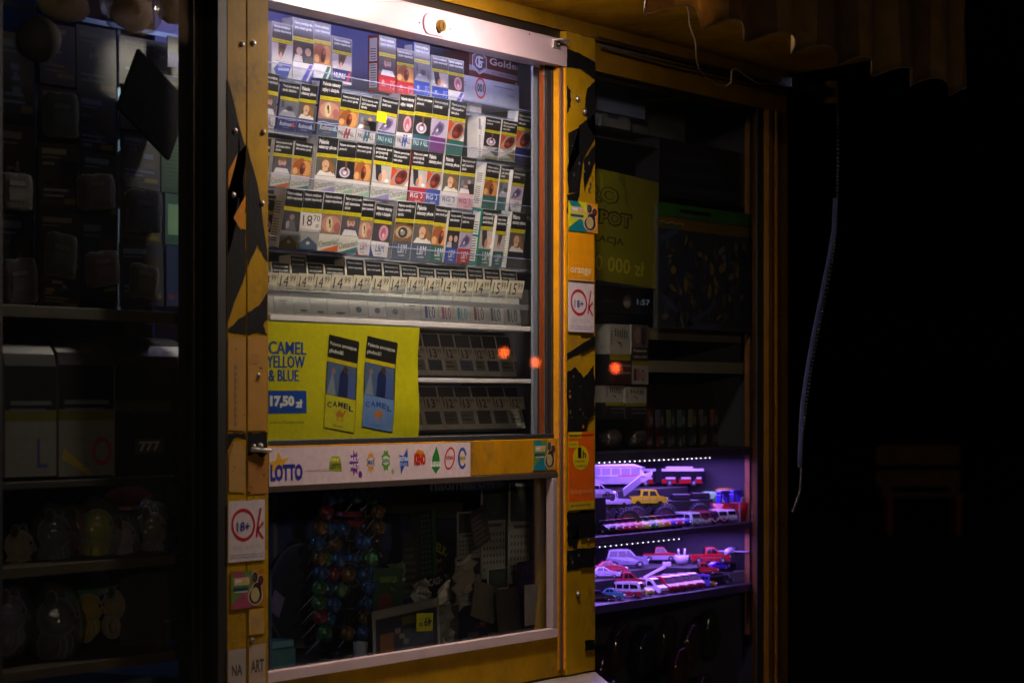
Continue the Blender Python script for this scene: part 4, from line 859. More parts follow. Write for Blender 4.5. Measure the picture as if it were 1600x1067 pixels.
m = MB('aluminium',(110,140,170)); m.box(PX(421,.03),PX(425,.03),.03,.034,PZ(421,1050,.03),PZ(421,890,.03)); tag(m.build('glass_edge_strip'), 'thin upright pale strip at the left end of the lower pane', 'strip')
m = MB('matte',(86,88,96)); m.box(PX(400,.05),PX(870,.05),.045,.6,1.06,1.085); tag(m.build('counter_top'), 'grey counter top inside the lower window', 'counter')
# lollipop stand and lollipops
YL=.14
lst = empty('lollipop_stand', tuple(P(545,1030,YL)), label='red and black stand carrying the round lollipops in the lower window', cat='stand')
base = lst.location.copy()
m = MB('plastic',(24,22,26)); m.cyl((0,0,0),(0,0,.02),.04,.034,20); m.cyl((0,0,.02),(0,0,PZ(545,780,YL)-base.z),.006,.006,10); m.build('pole', lst)
m = MB('plastic',(130,30,40)); z=PZ(545,812,YL)-base.z; m.cyl((0,0,z-.010),(0,0,z),.022,.026,18); m.cyl((0,0,z+.006),(0,0,z+.014),.024,.02,18); m.build('tray', lst, bevel=.001)
for zz in (845,880,915,950): m = MB('plastic',(34,30,34)); z = PZ(545,zz,YL)-base.z; m.cyl((0,0,z),(0,0,z+.003),.028,.028,18); m.build('tier', lst)
LP = [(320,268,'blue'),(355,262,'blue'),(430,262,'blue'),(497,268,'green'),(303,332,'red'),(470,332,'dark'),(525,330,'brown'),(280,398,'brown'),(315,400,'blue'),(375,403,'blue'),(480,400,'dark'),(528,398,'brown'),(268,465,'blue'),(340,472,'brown'),(462,465,'blue'),(520,455,'dark'),(276,530,'brown'),(305,533,'green'),(360,538,'blue'),(425,535,'blue'),(495,535,'green'),(540,520,'dark'),(280,592,'blue'),(330,598,'red'),(395,598,'brown'),(465,600,'blue'),(272,657,'green'),(307,662,'blue'),(365,667,'green'),(432,662,'dark'),(485,655,'blue'),(270,722,'green'),(285,724,'brown'),(335,730,'blue'),(468,725,'blue'),(275,780,'red'),(312,790,'blue'),(475,788,'brown'),(295,848,'green'),(395,852,'brown'),(462,850,'blue')]
LC = {'blue':(34,80,140),'green':(50,110,66),'red':(120,44,64),'dark':(54,50,66),'brown':(110,86,54)}
NM = {'blue':'blue','green':'green','red':'dark red','dark':'near black','brown':'brown'}
rown = {}; LPM = {}
tier_names = ['topmost','second','third','fourth','fifth','sixth','seventh','eighth','ninth','lowest']
for x,y,c_ in LP:
    tier = min(9, int(round((y-265)/65.0))); rown[tier] = rown.get(tier,0)+1; px, py = 400+x/2.757, 680+y/2.757
    Yk = YL + (-.03 if rown[tier]%2 else -.012) + (.03 if 'dark' in c_ else 0)
    if c_ not in LPM:
        r_ = .0128; mm = MB('toy_paint'); A_ = LC[c_]; B_ = tuple(min(255,int(v*1.25)+14) for v in A_)
        def cf(i,j,A_=A_,B_=B_): return B_ if (i in (3,4) and j%4==0) else (tuple(int(v*.72) for v in A_) if (j//2)%2 == 0 else A_)
        mm.ball((0,0,0), r_, 16, 10, cf=cf, fn=lambda q: 1+.03*math.sin(9*math.atan2(q.y,q.x)))
        sk = MB('plastic',(130,126,136)); sk.cyl((0,r_*.5,-r_*.8),(0,.030,-.034),.0011,.0011,6)
        LPM[c_] = (mm.mesh('lollipop_ball'), sk.mesh('stick'))
    t = empty('lollipop', tuple(P(px,py,Yk)), (random.uniform(-.3,.3),random.uniform(-.3,.3),random.uniform(0,6)) if False else (0,0,random.uniform(-.5,.5)))
    tag(t, f"round {NM[c_]} wrapped lollipop, {ORD[rown[tier]-1]} from left in the {tier_names[tier]} ring of the stand", 'lollipop', 'round lollipops on the stand')
    for nm, me in zip(('candy','stick'), LPM[c_]): o = bpy.data.objects.new(nm, me); C.objects.link(o); o.parent = t
t = empty('paper_cup', tuple(P(563,1038,.10)), label='white cup beside the foot of the lollipop stand', cat='cup')
m = MB('plastic',(170,180,200)); m.cyl((0,0,0),(0,0,.036),.009,.0125,16,caps=False); m.cyl((0,0,0),(0,0,.001),.009,.009,16); m.build('cup_wall', t)
# leaflets, magazines, papers
def dots(m,w,h):
    m.rect(w*.86,0,w,h,1,(50,110,70))
    for i in range(3):
        for k in range(12): m.ell(w*(.42+.14*i),h*(.06+.078*k),w*.045,h*.022,1,(70,130,80),n=6)
card(646,800,683,905,.16,(40,52,44),'leaflet','dark leaflet with green edge and rows of dots in the lower window','leaflet',dots,-.06)
card(582,888,628,1000,.12,(34,66,44),'magazine','dark green magazine leaning beside the lollipop stand','magazine',lambda m,w,h:[m.rect(w*.2,h*.80,w*.8,h*.88,1,(90,110,50)),m.ell(w*.4,h*.5,w*.25,h*.16,1,(100,50,40)),m.ell(w*.5,h*.3,w*.3,h*.1,1,(70,90,60))],.03)
def maj(m,w,h):
    m.text('WIELKA',w*.05,h*.62,w*.62,h*.84,1,(180,176,40),.03,rot=-.12); m.text('MAJÓWKA',w*.08,h*.26,w*.80,h*.50,1,(180,176,40),.03,rot=-.12)
    for k in range(8): m.ell(w*random.uniform(.7,.95),h*random.uniform(.1,.9),w*.02,h*.02,1,(150,150,150),n=6)
card(660,826,724,892,.19,(18,20,28),'leaflet','black leaflet with yellow lettering tucked behind the dotted leaflet','leaflet',maj,.22)
card(668,884,698,950,.17,(18,20,26),'leaflet','black leaflet with pale CASH lettering above the crumpled paper','leaflet',lambda m,w,h:[m.text('and',w*.35,h*.78,w*.8,h*.92,1,(170,80,100),.0),m.text('CASH',w*.1,h*.50,w*.85,h*.68,1,(190,190,196),.03),m.text('1 000 zł',w*.2,h*.2,w*.95,h*.32,1,(140,150,90),.0)],-.08)
def mag(m,w,h):
    m.rect(w*.1,h*.1,w*.9,h*.3,1,(110,92,40)); m.rect(w*.1,h*.4,w*.85,h*.8,1,(70,40,36)); m.rect(w*.1,h*.84,w*.7,h*.93,1,(150,130,60))
card(702,825,742,905,.18,(74,44,40),'magazine','reddish brown magazine tilted behind the black leaflets','magazine',mag,.38)
card(718,868,746,880,.165,(170,168,166),'paper_sheet','small white folded slip on the tilted brown magazine','paper',None,-.8,'paper')
def crum(cx,cy,Y,w,h,col,label,seed):
    random.seed(seed); m = MB('paper',col); N=9; c0=P(cx,cy,Y); G=[]
    for i in range(N):
        G.append([m.vert((c0.x+(i/(N-1)-.5)*w*(1-.35*abs(j/(N-1)-.5)*2*random.uniform(.4,1.2)), c0.y+random.uniform(-.006,.006)-.01*math.sin(i), c0.z+(j/(N-1)-.5)*h+(i/(N-1)-.5)*h*.35+random.uniform(-.004,.004))) for j in range(N)])
    for i in range(N-1):
        for j in range(N-1): m.face([G[i][j],G[i+1][j],G[i+1][j+1],G[i][j+1]])
    return tag(m.build('crumpled_paper'), label, 'paper')
crum(702,935,.14,.075,.075,(150,142,130),'crumpled pale paper sheet in the middle of the lower window',3)
crum(654,935,.13,.045,.05,(120,116,108),'small crumpled grey paper left of the larger crumpled sheet',5)
random.seed(11)
def news(m,w,h):
    m.rect(w*.06,h*.86,w*.96,h*.97,1,(150,150,150)); m.rect(w*.04,h*.04,w*.96,h*.82,1,(30,40,66)); m.rect(w*.10,h*.1,w*.3,h*.5,2,(120,80,50))
    for k in range(3): m.rect(w*(.32+.06*k),h*(.46-.12*k),w*(.40+.06*k),h*(.56-.12*k),3,(120,120,116))
    m.rect(w*.42,h*.6,w*.64,h*.76,3,(96,92,24)); m.rect(w*.45,h*.15,w*.9,h*.5,2,(54,70,100))
card(584,955,688,1034,.07,(140,140,144),'newspaper','folded blue and white newspaper standing at the bottom of the lower window','newspaper',news,-.05)
card(651,958,676,986,.05,(150,146,30),'price_tag','yellow price tag turned upside down on the newspaper','price tag',lambda m,w,h:[m.text('49',w*.45,h*.25,w*.92,h*.8,1,(24,24,20),.03,flip=True),m.text('00',w*.1,h*.25,w*.38,h*.5,1,(24,24,20),.02,flip=True)],.05)
def cal(m,w,h):
    m.rect(w*.05,h*.62,w*.95,h*.97,1,(56,60,58)); m.ell(w*.5,h*.8,w*.3,h*.12,2,(70,80,70)); m.rect(w*.2,h*.55,w*.8,h*.585,1,(90,88,86))
    for i in range(7):
        for k in range(6): m.rect(w*(.08+.125*i),h*(.08+.075*k),w*(.14+.125*i),h*(.115+.075*k),1,(96,92,88))
cals = [(715,800,752,888),(752,758,792,905),(794,755,834,912),(712,872,752,948),(762,888,795,972),(752,912,772,975)]
cl_ = ['half hidden behind the brown magazine','largest, in the middle of the back wall','tall one beside the right edge','low one under the tilted magazine','bright one below the middle calendar','lowest one above the small blue box']
for (a_,b_,c_,d_),l_ in zip(cals,cl_): card(a_,b_,c_,d_,(.128,.122,.104,.126,.116,.118)[cals.index((a_,b_,c_,d_))],(160,156,150),'wall_calendar',f'wall calendar with date grid, {l_}','calendar',cal,random.uniform(-.03,.03),'paper',group='calendars in the lower window')
card(724,745,822,767,.12,(40,120,160),'shop_sign','blue sign strip with white script lettering at the top of the lower window','sign',lambda m,w,h:[m.text('nadmiarowe',w*-.5,h*.1,w*.62,h*.95,1,(150,176,200),.04),m.rect(w*.66,h*.1,w*.98,h*.9,1,(30,60,120))])
def blackcard(m,w,h): m.text('DELUX',w*.12,h*.55,w*.88,h*.85,1,(70,70,70),.02); m.text('vision',w*.3,h*.88,w*.7,h*.97,1,(100,110,50),.0); m.rect(w*.1,h*.2,w*.9,h*.4,1,(40,40,44))
card(811,878,853,928,.07,(18,20,20),'shop_sign','black glossy card leaning at the right edge of the lower window','card',blackcard,-.06)
card(780,925,815,998,.08,(74,66,64),'newspaper','grey brown folded paper standing in the lower right of the window','newspaper',lines(14,(56,50,50)),-.12,'paper',bend=.01)
card(806,935,830,1000,.10,(60,54,52),'newspaper','darker folded paper between the two paler papers at lower right','newspaper',lines(14,(46,42,42)),.1,'paper',bend=.01)
card(821,914,854,978,.05,(120,110,106),'newspaper','pale printed sheet hanging at the lower right edge of the window','newspaper',lambda m,w,h:[m.ell(w*.5,h*.72,w*.2,h*.13,1,(84,76,72))]+[m.rect(w*.15,h*(.1+.07*k),w*.85,h*(.13+.07*k),1,(84,76,72)) for k in range(6)],-.03,'paper',bend=.008)
card(722,967,764,1004,.12,(30,48,84),'cardboard_box','small blue printed box low in the lower window','box',lambda m,w,h:[m.rect(w*.2,h*.2,w*.6,h*.4,1,(110,110,110)),m.rect(w*.5,h*.55,w*.9,h*.65,1,(140,60,60))],0,'printed_card',.03)
card(684,945,716,1010,.11,(60,64,66),'magazine','grey magazine standing right of the upside down price tag','magazine',lines(8,(90,90,90)),.04)
m = MB('plastic',(150,146,120))
for k in range(13): x=671+k*5; p=P(x,1017-(x-671)*.17,.03); m.ball(p,(.003,.003,.0035+.0015*(k%3)),6,4)
tag(m.build('bead_string'), 'string of small pale beads lying along the bottom of the lower pane', 'beads')
card(425,760,500,860,.40,(20,24,36),'magazine','dark poster hanging at the upper left behind the lower pane','poster',lines(5,(30,40,70)),0)
card(612,752,722,800,.19,(40,34,26),'cardboard_box','brown bag at the top behind the leaflets','bag',None,.1,'cloth',.04)

crum(722,905,.10,.06,.06,(150,140,128),'crumpled tan paper hanging in front of the calendars',8)
crum(690,985,.085,.04,.07,(120,118,112),'long crumpled grey paper low between newspaper and blue box',12)
crum(612,905,.13,.05,.045,(96,110,80),'crumpled greenish paper above the folded newspaper',15)
card(736,905,772,962,.10,(120,112,104),'newspaper','pale newspaper page leaning right of the crumpled tan paper','newspaper',lines(12,(84,78,72)),.25,'paper',bend=.008)
card(628,840,652,935,.15,(56,62,60),'magazine','narrow grey magazine standing left of the dotted leaflet','magazine',lines(7,(90,96,90)),.05)
card(742,800,768,860,.095,(44,40,44),'magazine','dark magazine tilted over the left calendars','magazine',lines(6,(100,80,60)),-.3)
random.seed(21)
# ============================================================ TOYS
def wheel_mesh(r, wd, rim=(170,165,180), fat=False):
    m = MB('rubber',(34,34,40)); m.tube([(0,-wd/2,0),(0,-wd*.36,0),(0,0,0),(0,wd*.36,0),(0,wd/2,0)],[r*.86,r*.98,r,r*.98,r*.86],20)
    for s_ in (-1,1):
        m.cyl((0,s_*wd*.5,0),(0,s_*(wd*.5+.0004),0),r*.62,r*.60,16,rim,'chrome' if rim[0]>120 else 'plastic')
        for k in range(5):
            a = k*2*math.pi/5; m.cyl((0,s_*(wd*.5+.0006),0),(math.cos(a)*r*.56,s_*(wd*.5+.0006),math.sin(a)*r*.56),r*.07,r*.05,5,(200,196,206) if rim[0]>120 else rim)
    if fat:
        for k in range(22):
            a = k*2*math.pi/22; c_,s2 = math.cos(a), math.sin(a); m.cyl((c_*r,-wd*.42,s2*r),(c_*r,wd*.42,s2*r),r*.07,r*.07,4)
    return m.mesh('wheel')
KIND = {
 'suv': dict(L=1,H=.43,W=.42,pts=[(0,.16),(.005,.46),(.03,.56),(.075,.92),(.14,.99),(.52,1),(.58,.96),(.71,.62),(.95,.54),(.995,.44),(1,.18)],belt=.58,top=.80,
   win=[[(.07,.60),(.115,.88),(.27,.90),(.27,.60)],[(.30,.60),(.30,.90),(.46,.91),(.48,.60)],[(.505,.60),(.49,.91),(.55,.91),(.67,.62)]],scr=((.58,.96),(.71,.62)),rear=((.03,.56),(.075,.92)),wh=(.20,.80),r=.165),
 'hummer': dict(L=1,H=.45,W=.46,pts=[(0,.14),(0,.50),(.04,.54),(.24,.56),(.27,.92),(.31,.98),(.66,.97),(.70,.92),(.76,.62),(.97,.50),(1,.44),(1,.16)],belt=.54,top=.88,
   win=[[(.31,.60),(.33,.88),(.46,.88),(.46,.60)],[(.51,.60),(.51,.88),(.66,.87),(.71,.60)]],scr=((.70,.92),(.76,.62)),rear=((.24,.56),(.27,.92)),wh=(.18,.80),r=.13),
 'jeep': dict(L=1,H=.30,W=.44,pts=[(0,.2),(0,.60),(.05,.64),(.36,.60),(.40,.46),(.55,.46),(.60,.70),(.97,.66),(1,.6),(1,.2)],belt=.9,top=1,win=[],scr=None,rear=None,wh=(.2,.8),r=.15),
 'pickup': dict(L=1,H=.42,W=.40,pts=[(0,.16),(0,.52),(.02,.56),(.34,.56),(.37,.93),(.42,.99),(.60,.98),(.72,.62),(.96,.54),(1,.42),(1,.18)],belt=.57,top=.80,
   win=[[(.385,.62),(.41,.90),(.50,.91),(.50,.62)],[(.52,.62),(.52,.91),(.58,.90),(.68,.62)]],scr=((.60,.98),(.72,.62)),rear=((.34,.56),(.37,.93)),wh=(.18,.81),r=.165),
 'coupe': dict(L=1,H=.36,W=.44,pts=[(0,.18),(0,.56),(.10,.64),(.26,.95),(.48,1),(.66,.66),(.92,.52),(1,.38),(1,.18)],belt=.62,top=.76,
   win=[[(.22,.66),(.30,.90),(.44,.92),(.44,.66)],[(.46,.66),(.46,.92),(.50,.90),(.61,.66)]],scr=((.48,1),(.66,.66)),rear=((.10,.64),(.26,.95)),wh=(.19,.80),r=.15),
 'van': dict(L=1,H=.46,W=.44,pts=[(0,.12),(-.01,.50),(.02,.86),(.07,.96),(.50,1),(.88,.96),(.93,.88),(.985,.52),(1,.30),(1,.12)],belt=.52,top=.88,
   win=[[(.06,.58),(.08,.82),(.22,.83),(.22,.58)],[(.26,.58),(.26,.83),(.42,.84),(.42,.58)],[(.46,.58),(.46,.84),(.62,.84),(.62,.58)],[(.66,.58),(.66,.84),(.85,.82),(.90,.58)]],scr=((.93,.88),(.985,.52)),rear=((-.01,.50),(.02,.86)),wh=(.22,.78),r=.12),
 'minibus': dict(L=1,H=.48,W=.44,pts=[(0,.12),(0,.84),(.06,.96),(.55,1),(.66,.94),(.84,.56),(.98,.42),(1,.30),(1,.12)],belt=.50,top=.84,
   win=[[(.06,.54),(.07,.82),(.24,.83),(.24,.54)],[(.28,.54),(.28,.83),(.46,.84),(.46,.54)],[(.50,.54),(.50,.84),(.62,.82),(.76,.54)]],scr=((.66,.94),(.84,.56)),rear=((0,.5),(0,.84)),wh=(.2,.8),r=.12),
 'beetle': dict(L=1,H=.44,W=.46,pts=[(0,.2),(.0,.40),(.06,.56),(.18,.66),(.30,.90),(.42,1),(.54,.98),(.66,.70),(.86,.64),(.97,.48),(1,.30),(1,.18)],belt=.62,top=.76,
   win=[[(.30,.70),(.38,.90),(.45,.92),(.45,.70)],[(.48,.70),(.48,.92),(.54,.90),(.62,.70)]],scr=((.54,.98),(.66,.70)),rear=((.18,.66),(.30,.90)),wh=(.2,.8),r=.16),
 'doubledecker': dict(L=1,H=.56,W=.36,pts=[(0,.10),(0,.94),(.03,1),(.95,1),(.985,.94),(1,.5),(1,.10)],belt=.9,top=.96,
   win=[[(.05+.155*k,.64),(.05+.155*k,.86),(.17+.155*k,.86),(.17+.155*k,.64)] for k in range(6)]+[[(.05+.155*k,.30),(.05+.155*k,.50),(.17+.155*k,.50),(.17+.155*k,.30)] for k in range(5)],scr=((.985,.94),(1,.5)),rear=((0,.55),(0,.9)),wh=(.2,.8),r=.10)}
VP = {}
def vehicle_parts(kind, L, col, low=None, roof=None, rim=(170,165,180), glass=(16,16,26)):
    key = (kind, round(L,4), col, low, roof, rim)
    if key in VP: return VP[key]
    k = KIND[kind]; H = L*k['H']; Wd = L*k['W']; by, tp = k['belt'], k['top']
    tz = lambda z: 1 if z/H <= by else 1-(1-tp)*min(1,(z/H-by)/(1-by))
    m = MB('toy_paint', col); pts = [(x*L, z*H) for x,z in k['pts']]
    m.prism(pts, -Wd/2, Wd/2, col, None, tz)
    if low:   # coloured lower body with a V at the nose
        lp = [(x,min(z,H*.42)) for x,z in pts if z/H <= .56]; 
        m.prism([(-.0006,H*.115),(-.0006,H*.42),(L*1.0+.0006,H*.40),(L+.0008,H*.115)], -Wd/2-.0004, Wd/2+.0004, low)
        xf = L+.0012; m.poly([(xf,-Wd*.5,H*.46),(xf,0,H*.14),(xf,Wd*.5,H*.46),(xf,Wd*.36,H*.5),(xf,0,H*.24),(xf,-Wd*.36,H*.5)], (225,220,225))
    if roof: m.prism([(x*L,z*H+.0005) for x,z in k['pts'] if z > .9], -Wd*.40, Wd*.40, roof)
    # arches, bumpers, lights, door lines
    for xw in k['wh']:
        for s_ in (-1,1):
            pp = [(xw*L+math.cos(math.radians(a))*k['r']*H*2.9*.42, k['r']*H*1.05+math.sin(math.radians(a))*k['r']*H*2.9*.42) for a in range(0,181,20)]
            yy = s_*(Wd/2+.0006); q = [(x,yy,max(z,H*.13)) for x,z in pp]; m.poly(q if s_>0 else q[::-1], (12,12,16), 'plastic')
    m.box(L-.0004,L+.0012,-Wd*.44,Wd*.44,H*.16,H*.22,(170,165,180),'chrome'); m.box(-.0016,.0002,-Wd*.46,Wd*.46,H*.18,H*.28,(205,200,210),'chrome')
    for s_ in (-1,1):
        m.cyl((L*.985,s_*Wd*.34,H*.40),(L+.0014,s_*Wd*.34,H*.40),H*.07,H*.065,10,(235,232,225))
        for xd in (.30,.49,.70) if k['win'] else (): m.box(xd*L,xd*L+.0004,s_*(Wd/2+.0001),s_*(Wd/2+.0004),H*.2,H*by,(40,36,44))
        m.box(L*.2,L*.8,s_*(Wd/2+.0001),s_*(Wd/2+.0005),H*.36,H*.375,(160,150,170))
    if kind == 'jeep':
        m.prism([(L*.60,H*.7),(L*.585,H*1.25),(L*.60,H*1.25),(L*.625,H*.7)],-Wd*.46,-Wd*.40,col); m.prism([(L*.60,H*.7),(L*.585,H*1.25),(L*.60,H*1.25),(L*.625,H*.7)],Wd*.40,Wd*.46,col); m.box(L*.585,L*.60,-Wd*.46,Wd*.46,H*1.2,H*1.28,col)
        for s_ in (-1,1): m.box(L*.40,L*.44,s_*Wd*.1,s_*Wd*.36,H*.5,H*.95,(50,46,54)); m.ball((L*.52,s_*Wd*.44,H*1.30),(.003,.003,.003),8,5,(235,225,240))
    parts = [('body', m.mesh('body'), (0,0,0), .0008)]
    for w_ in k['win']:
        for s_ in (-1,1):
            g = MB('toy_paint', glass); q = [(x*L, s_*(Wd/2*tz(z*H)+.0004), z*H) for x,z in w_]; g.poly(q if s_ < 0 else q[::-1]); parts.append(('side_window', g.mesh('side_window'), (0,0,0), 0))
    for nm, sg, dx in (('windscreen', k['scr'], .0006), ('rear_window', k['rear'], -.0006)):
        if sg:
            (xa,za),(xb,zb) = sg; xa,xb,za,zb = xa*L,xb*L,za*H,zb*H; g = MB('toy_paint', glass); q = []
            for t_, s_ in ((.12,-1),(.12,1),(.88,1),(.88,-1)):
                x = xa+(xb-xa)*t_+dx; z = za+(zb-za)*t_+.0006; q.append((x, s_*Wd/2*tz(z)*.84, z))
            g.poly(q); parts.append((nm, g.mesh(nm), (0,0,0), 0))
    wm = wheel_mesh(k['r']*H*1.15, Wd*.2, rim)
    for xw in k['wh']:
        for s_ in (-1,1): parts.append(('wheel', wm, (xw*L, s_*Wd*.43, k['r']*H*1.15), 0))
    VP[key] = (parts, Wd); return VP[key]
def toy(kind, px, py, Y, L, rz, col, label, low=None, roof=None, rim=(170,165,180), z=None, group='toy vehicles in the violet lit cabinet', tilt=0, full=True):
    p = P(px, py, Y); 
    if z is not None: p.z = z
    t = empty('toy_'+{'suv':'off_roader','hummer':'truck','coupe':'car','minibus':'minibus','beetle':'car','van':'van','pickup':'pickup','jeep':'jeep','doubledecker':'bus'}[kind], (0,0,0), (0,tilt,rz), label, 'toy '+{'doubledecker':'bus','van':'van','minibus':'van','pickup':'truck'}.get(kind,'car'), group)
    c_, s_ = math.cos(rz), math.sin(rz); t.location = (p.x-c_*L/2, p.y-s_*L/2, p.z)
    for nm, me, loc, bv in vehicle_parts(kind, L, col, low, roof, rim)[0]:
        o = bpy.data.objects.new(nm, me); C.objects.link(o); o.parent = t; o.location = loc
        if bv:
            b = o.modifiers.new('bevel','BEVEL'); b.width = bv*L/.1; b.segments = 2; b.limit_method = 'ANGLE'; b.angle_limit = math.radians(20)
    return t
# cabinet furniture
YF=.035; zA = PZ(930,838,YF); zB = PZ(930,945,YF); zC = PZ(930,706,YF)
CX0, CX1 = XD-.02, XF-.043
cab = empty('toy_cabinet', (CX1,.2,Z0), label='metal shelf unit in the right window with violet light strips under two shelves', cat='cabinet')
def cb(name, m, **k): o = m.build(name, cab, **k); o.location = (-CX1,-.2,-Z0); return o
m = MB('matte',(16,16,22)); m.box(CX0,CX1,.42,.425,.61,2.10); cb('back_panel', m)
m = MB('matte',(60,58,66)); m.box(XF-.042,XF-.036,.02,.419,.61,2.10); cb('side_panel', m)
m = MB('matte',(60,58,66)); m.box(CX0-.01,CX0-.004,.06,.419,.61,2.10); cb('side_panel', m)
for z,py,th in ((zA,0,.014),(zB,0,.016),(zC,0,.018)):
    m = MB('aluminium',(96,92,106)); m.box(CX0,CX1,YF,.36,z-.0025,z); m.box(CX0,CX1,YF-.001,YF+.001,z-th,z-.0005,(112,106,124)); m.box(CX0,CX1,YF-.0022,YF-.0011,z-.0032,z-.001,(150,146,156)); cb('shelf', m, bevel=.0004)
m = MB('aluminium',(130,130,150)); x=PX(1166,.10); m.box(x,x+.028,.10,.104,Z0,1.45); 
for k in range(11): m.box(x+.008,x+.014,.0990,.0998,zB-.01+k*.026,zB+.004+k*.026,(16,16,22),'matte')
cb('upright', m)
m = MB('wood',(150,96,44)); x=PX(1171,.05); m.box(x,x+.010,.05,.06,Z0,2.07); cb('upright', m)
for zz,(x0,x1),step,nm in ((PZ(930,723,.030),(926,1112),6.7,'upper'),(PZ(930,855,.030),(926,1066),8.2,'lower')):
    t = empty('light_strip', (PX(x0,.030),.030,zz), label=f'{nm} strip of tiny white diodes glowing violet over the toys', cat='light strip', group='light strips in the toy cabinet')
    m = MB('plastic',(40,36,60)); Lx = PX(x1,.03)-PX(x0,.03); m.box(0,Lx,.0,.0015,-.0028,.0028); m.build('strip', t)
    xx = 0.004
    d_ = MB('led_glow',(236,226,255))
    while xx < Lx-.002:
        d_.ball((xx,-.0008,0),(.0014,.0010,.0011) if nm=='upper' else (.0013,.0008,.0009),8,5); xx += .0200 if nm=='upper' else .0215
    tag(d_.build('diode_row', t), kind='stuff')
    lamp('violet_glow','AREA',(.37,.105,-.006),3.0 if nm=='upper' else 2.7,(.36,.17,1.0),.66,.17,(0,0,0),t)
# back objects need risers
def riser(px0,px1,Y,d,z0,h,label):
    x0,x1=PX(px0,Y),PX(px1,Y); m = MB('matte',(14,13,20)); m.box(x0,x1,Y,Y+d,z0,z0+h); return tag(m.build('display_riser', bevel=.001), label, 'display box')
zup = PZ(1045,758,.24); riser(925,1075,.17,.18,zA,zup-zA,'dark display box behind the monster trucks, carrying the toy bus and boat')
# monster trucks
def monster(px, py, Y, col, kind, L, rz, label, zbase):
    t = toy(kind, px, py, Y, L, rz, col, label, z=None, group='monster trucks on the upper toy shelf')
    for c_ in list(t.children):
        if c_.name.startswith('wheel'): bpy.data.objects.remove(c_)
    Hb = t.location.z-zbase; R = .0205; wm = wheel_mesh(R, .022, (60,30,44), True); Wd = L*KIND[kind]['W']
    for xw in (.10,.90):
        for s_ in (-1,1): o = bpy.data.objects.new('wheel', wm); C.objects.link(o); o.parent = t; o.location = (xw*L, s_*(Wd*.5+.008), R-Hb)
    m = MB('plastic',(30,28,40))
    for xw in (.10,.90): m.cyl((xw*L,-Wd*.5,R-Hb),(xw*L,Wd*.5,R-Hb),.003,.003,8); m.cyl((xw*L,-Wd*.2,R-Hb),(L*.5,-Wd*.2,L*.05),.0018,.0018,6); m.cyl((xw*L,Wd*.2,R-Hb),(L*.5,Wd*.2,L*.05),.0018,.0018,6)
    m.box(L*.15,L*.85,-Wd*.2,Wd*.2,-.004,L*.05); m.build('chassis', t); return t
monster(1013,789,.125,(196,190,20),'hummer',.070,-.95,'yellow monster truck with big black tyres, right of the white open jeep',zA)
monster(958,790,.115,(205,196,220),'jeep',.064,-.95,'white open monster jeep with big black tyres at the cabinet left',zA)
for px in (1062,1092): 
    t = empty('toy_truck', (PX(px,.125),.125,zA+.0205), (0,0,-.9), f"dark monster truck chassis with big tyres, {'left' if px<1080 else 'right'} one of the two", 'toy truck', 'monster trucks on the upper toy shelf')
    wm = wheel_mesh(.0205,.022,(60,30,44),True)
    for xw in (-.032,.034):
        for s_ in (-.024,.024): o = bpy.data.objects.new('wheel', wm); C.objects.link(o); o.parent = t; o.location = (xw,s_,0)
    m = MB('plastic',(24,22,34)); m.box(-.034,.038,-.014,.014,.004,.026); m.box(-.016,.02,-.012,.012,.026,.038); m.build('body', t, bevel=.002)
toy('coupe',934,777,.06,.085,.1,(200,192,214),'white car at the extreme left above the monster jeep',rim=(150,140,190)) if False else None
card(974,772,1002,760,.10,(190,180,215),'price_card','blank pale card tilted behind the monster jeep','card') if False else None
card(976,763,1003,775,.09,(196,188,220),'price_card','blank pale card leaning between the white jeep and the yellow monster truck','card',None,-.32)
card(929,771,941,792,.08,(206,200,220),'price_card','blank white card standing at the extreme left of the upper toy shelf','card',None,0)
toy('suv',936,774,.10,.048,-.9,(196,188,214),'small white car perched at the left end above the white jeep')
riser(915,947,.07,.06,zA,PZ(936,775,.10)-zA,'dark display box under the small white car at the left')
# articulated bus
def citybus(px, py, Y, L, label, col=(168,26,36)):
    t = empty('toy_bus', (PX(px,Y),Y,zup), (0,0,-.92), label, 'toy bus', 'toy vehicles in the violet lit cabinet'); H=.036; Wd=.026
    for x0,x1,nm in ((0,L*.40,'rear_section'),(L*.48,L,'front_section')):
        m = MB('toy_paint',(26,26,36)); m.box(x0,x1,-Wd/2,Wd/2,.006,H,(26,26,36)); m.box(x0+.0005,x1-.0005,-Wd/2-.0006,Wd/2+.0006,.006,H*.42,col); m.box(x0,x1+.001,-Wd/2-.001,Wd/2+.001,H-.005,H,(215,210,222)); m.box(x0+.01,x1-.02,-Wd*.3,Wd*.3,H,H+.004,(205,200,214))
        nW = 2
        for s_ in (-1,1):
            yy = s_*(Wd/2+.001)
            for k in range(int((x1-x0)/.030)+1):
                xa = x0+.008+k*.032; xb = min(xa+.020,x1-.004)
                if xb > xa+.008: m.box(xa,xb,yy,yy+s_*.0004,H*.42,H*.52,(215,205,215)); m.box(xb+.001,xb+.008,yy,yy+s_*.0006,.008,H*.82,(20,20,30))
        m.build(nm, t, bevel=.0008)
        for xw in (x0+.016, x1-.020):
            for s_ in (-1,1): o = bpy.data.objects.new('wheel', wheel_bus); C.objects.link(o); o.parent = t; o.location = (xw, s_*(Wd/2-.001), .0070)
    m = MB('rubber',(14,14,18))
    for k in range(8): m.box(L*.40+.0005+k*L*.08/8, L*.40+L*.08/8*(k+.7), -Wd/2-.001,Wd/2+.001,.008,H-.002)
    m.build('bellows', t); return t
wheel_bus = wheel_mesh(.0070,.005)
citybus(972,758,.29,.165,'red and white articulated toy bus behind the other toys under the upper light strip')
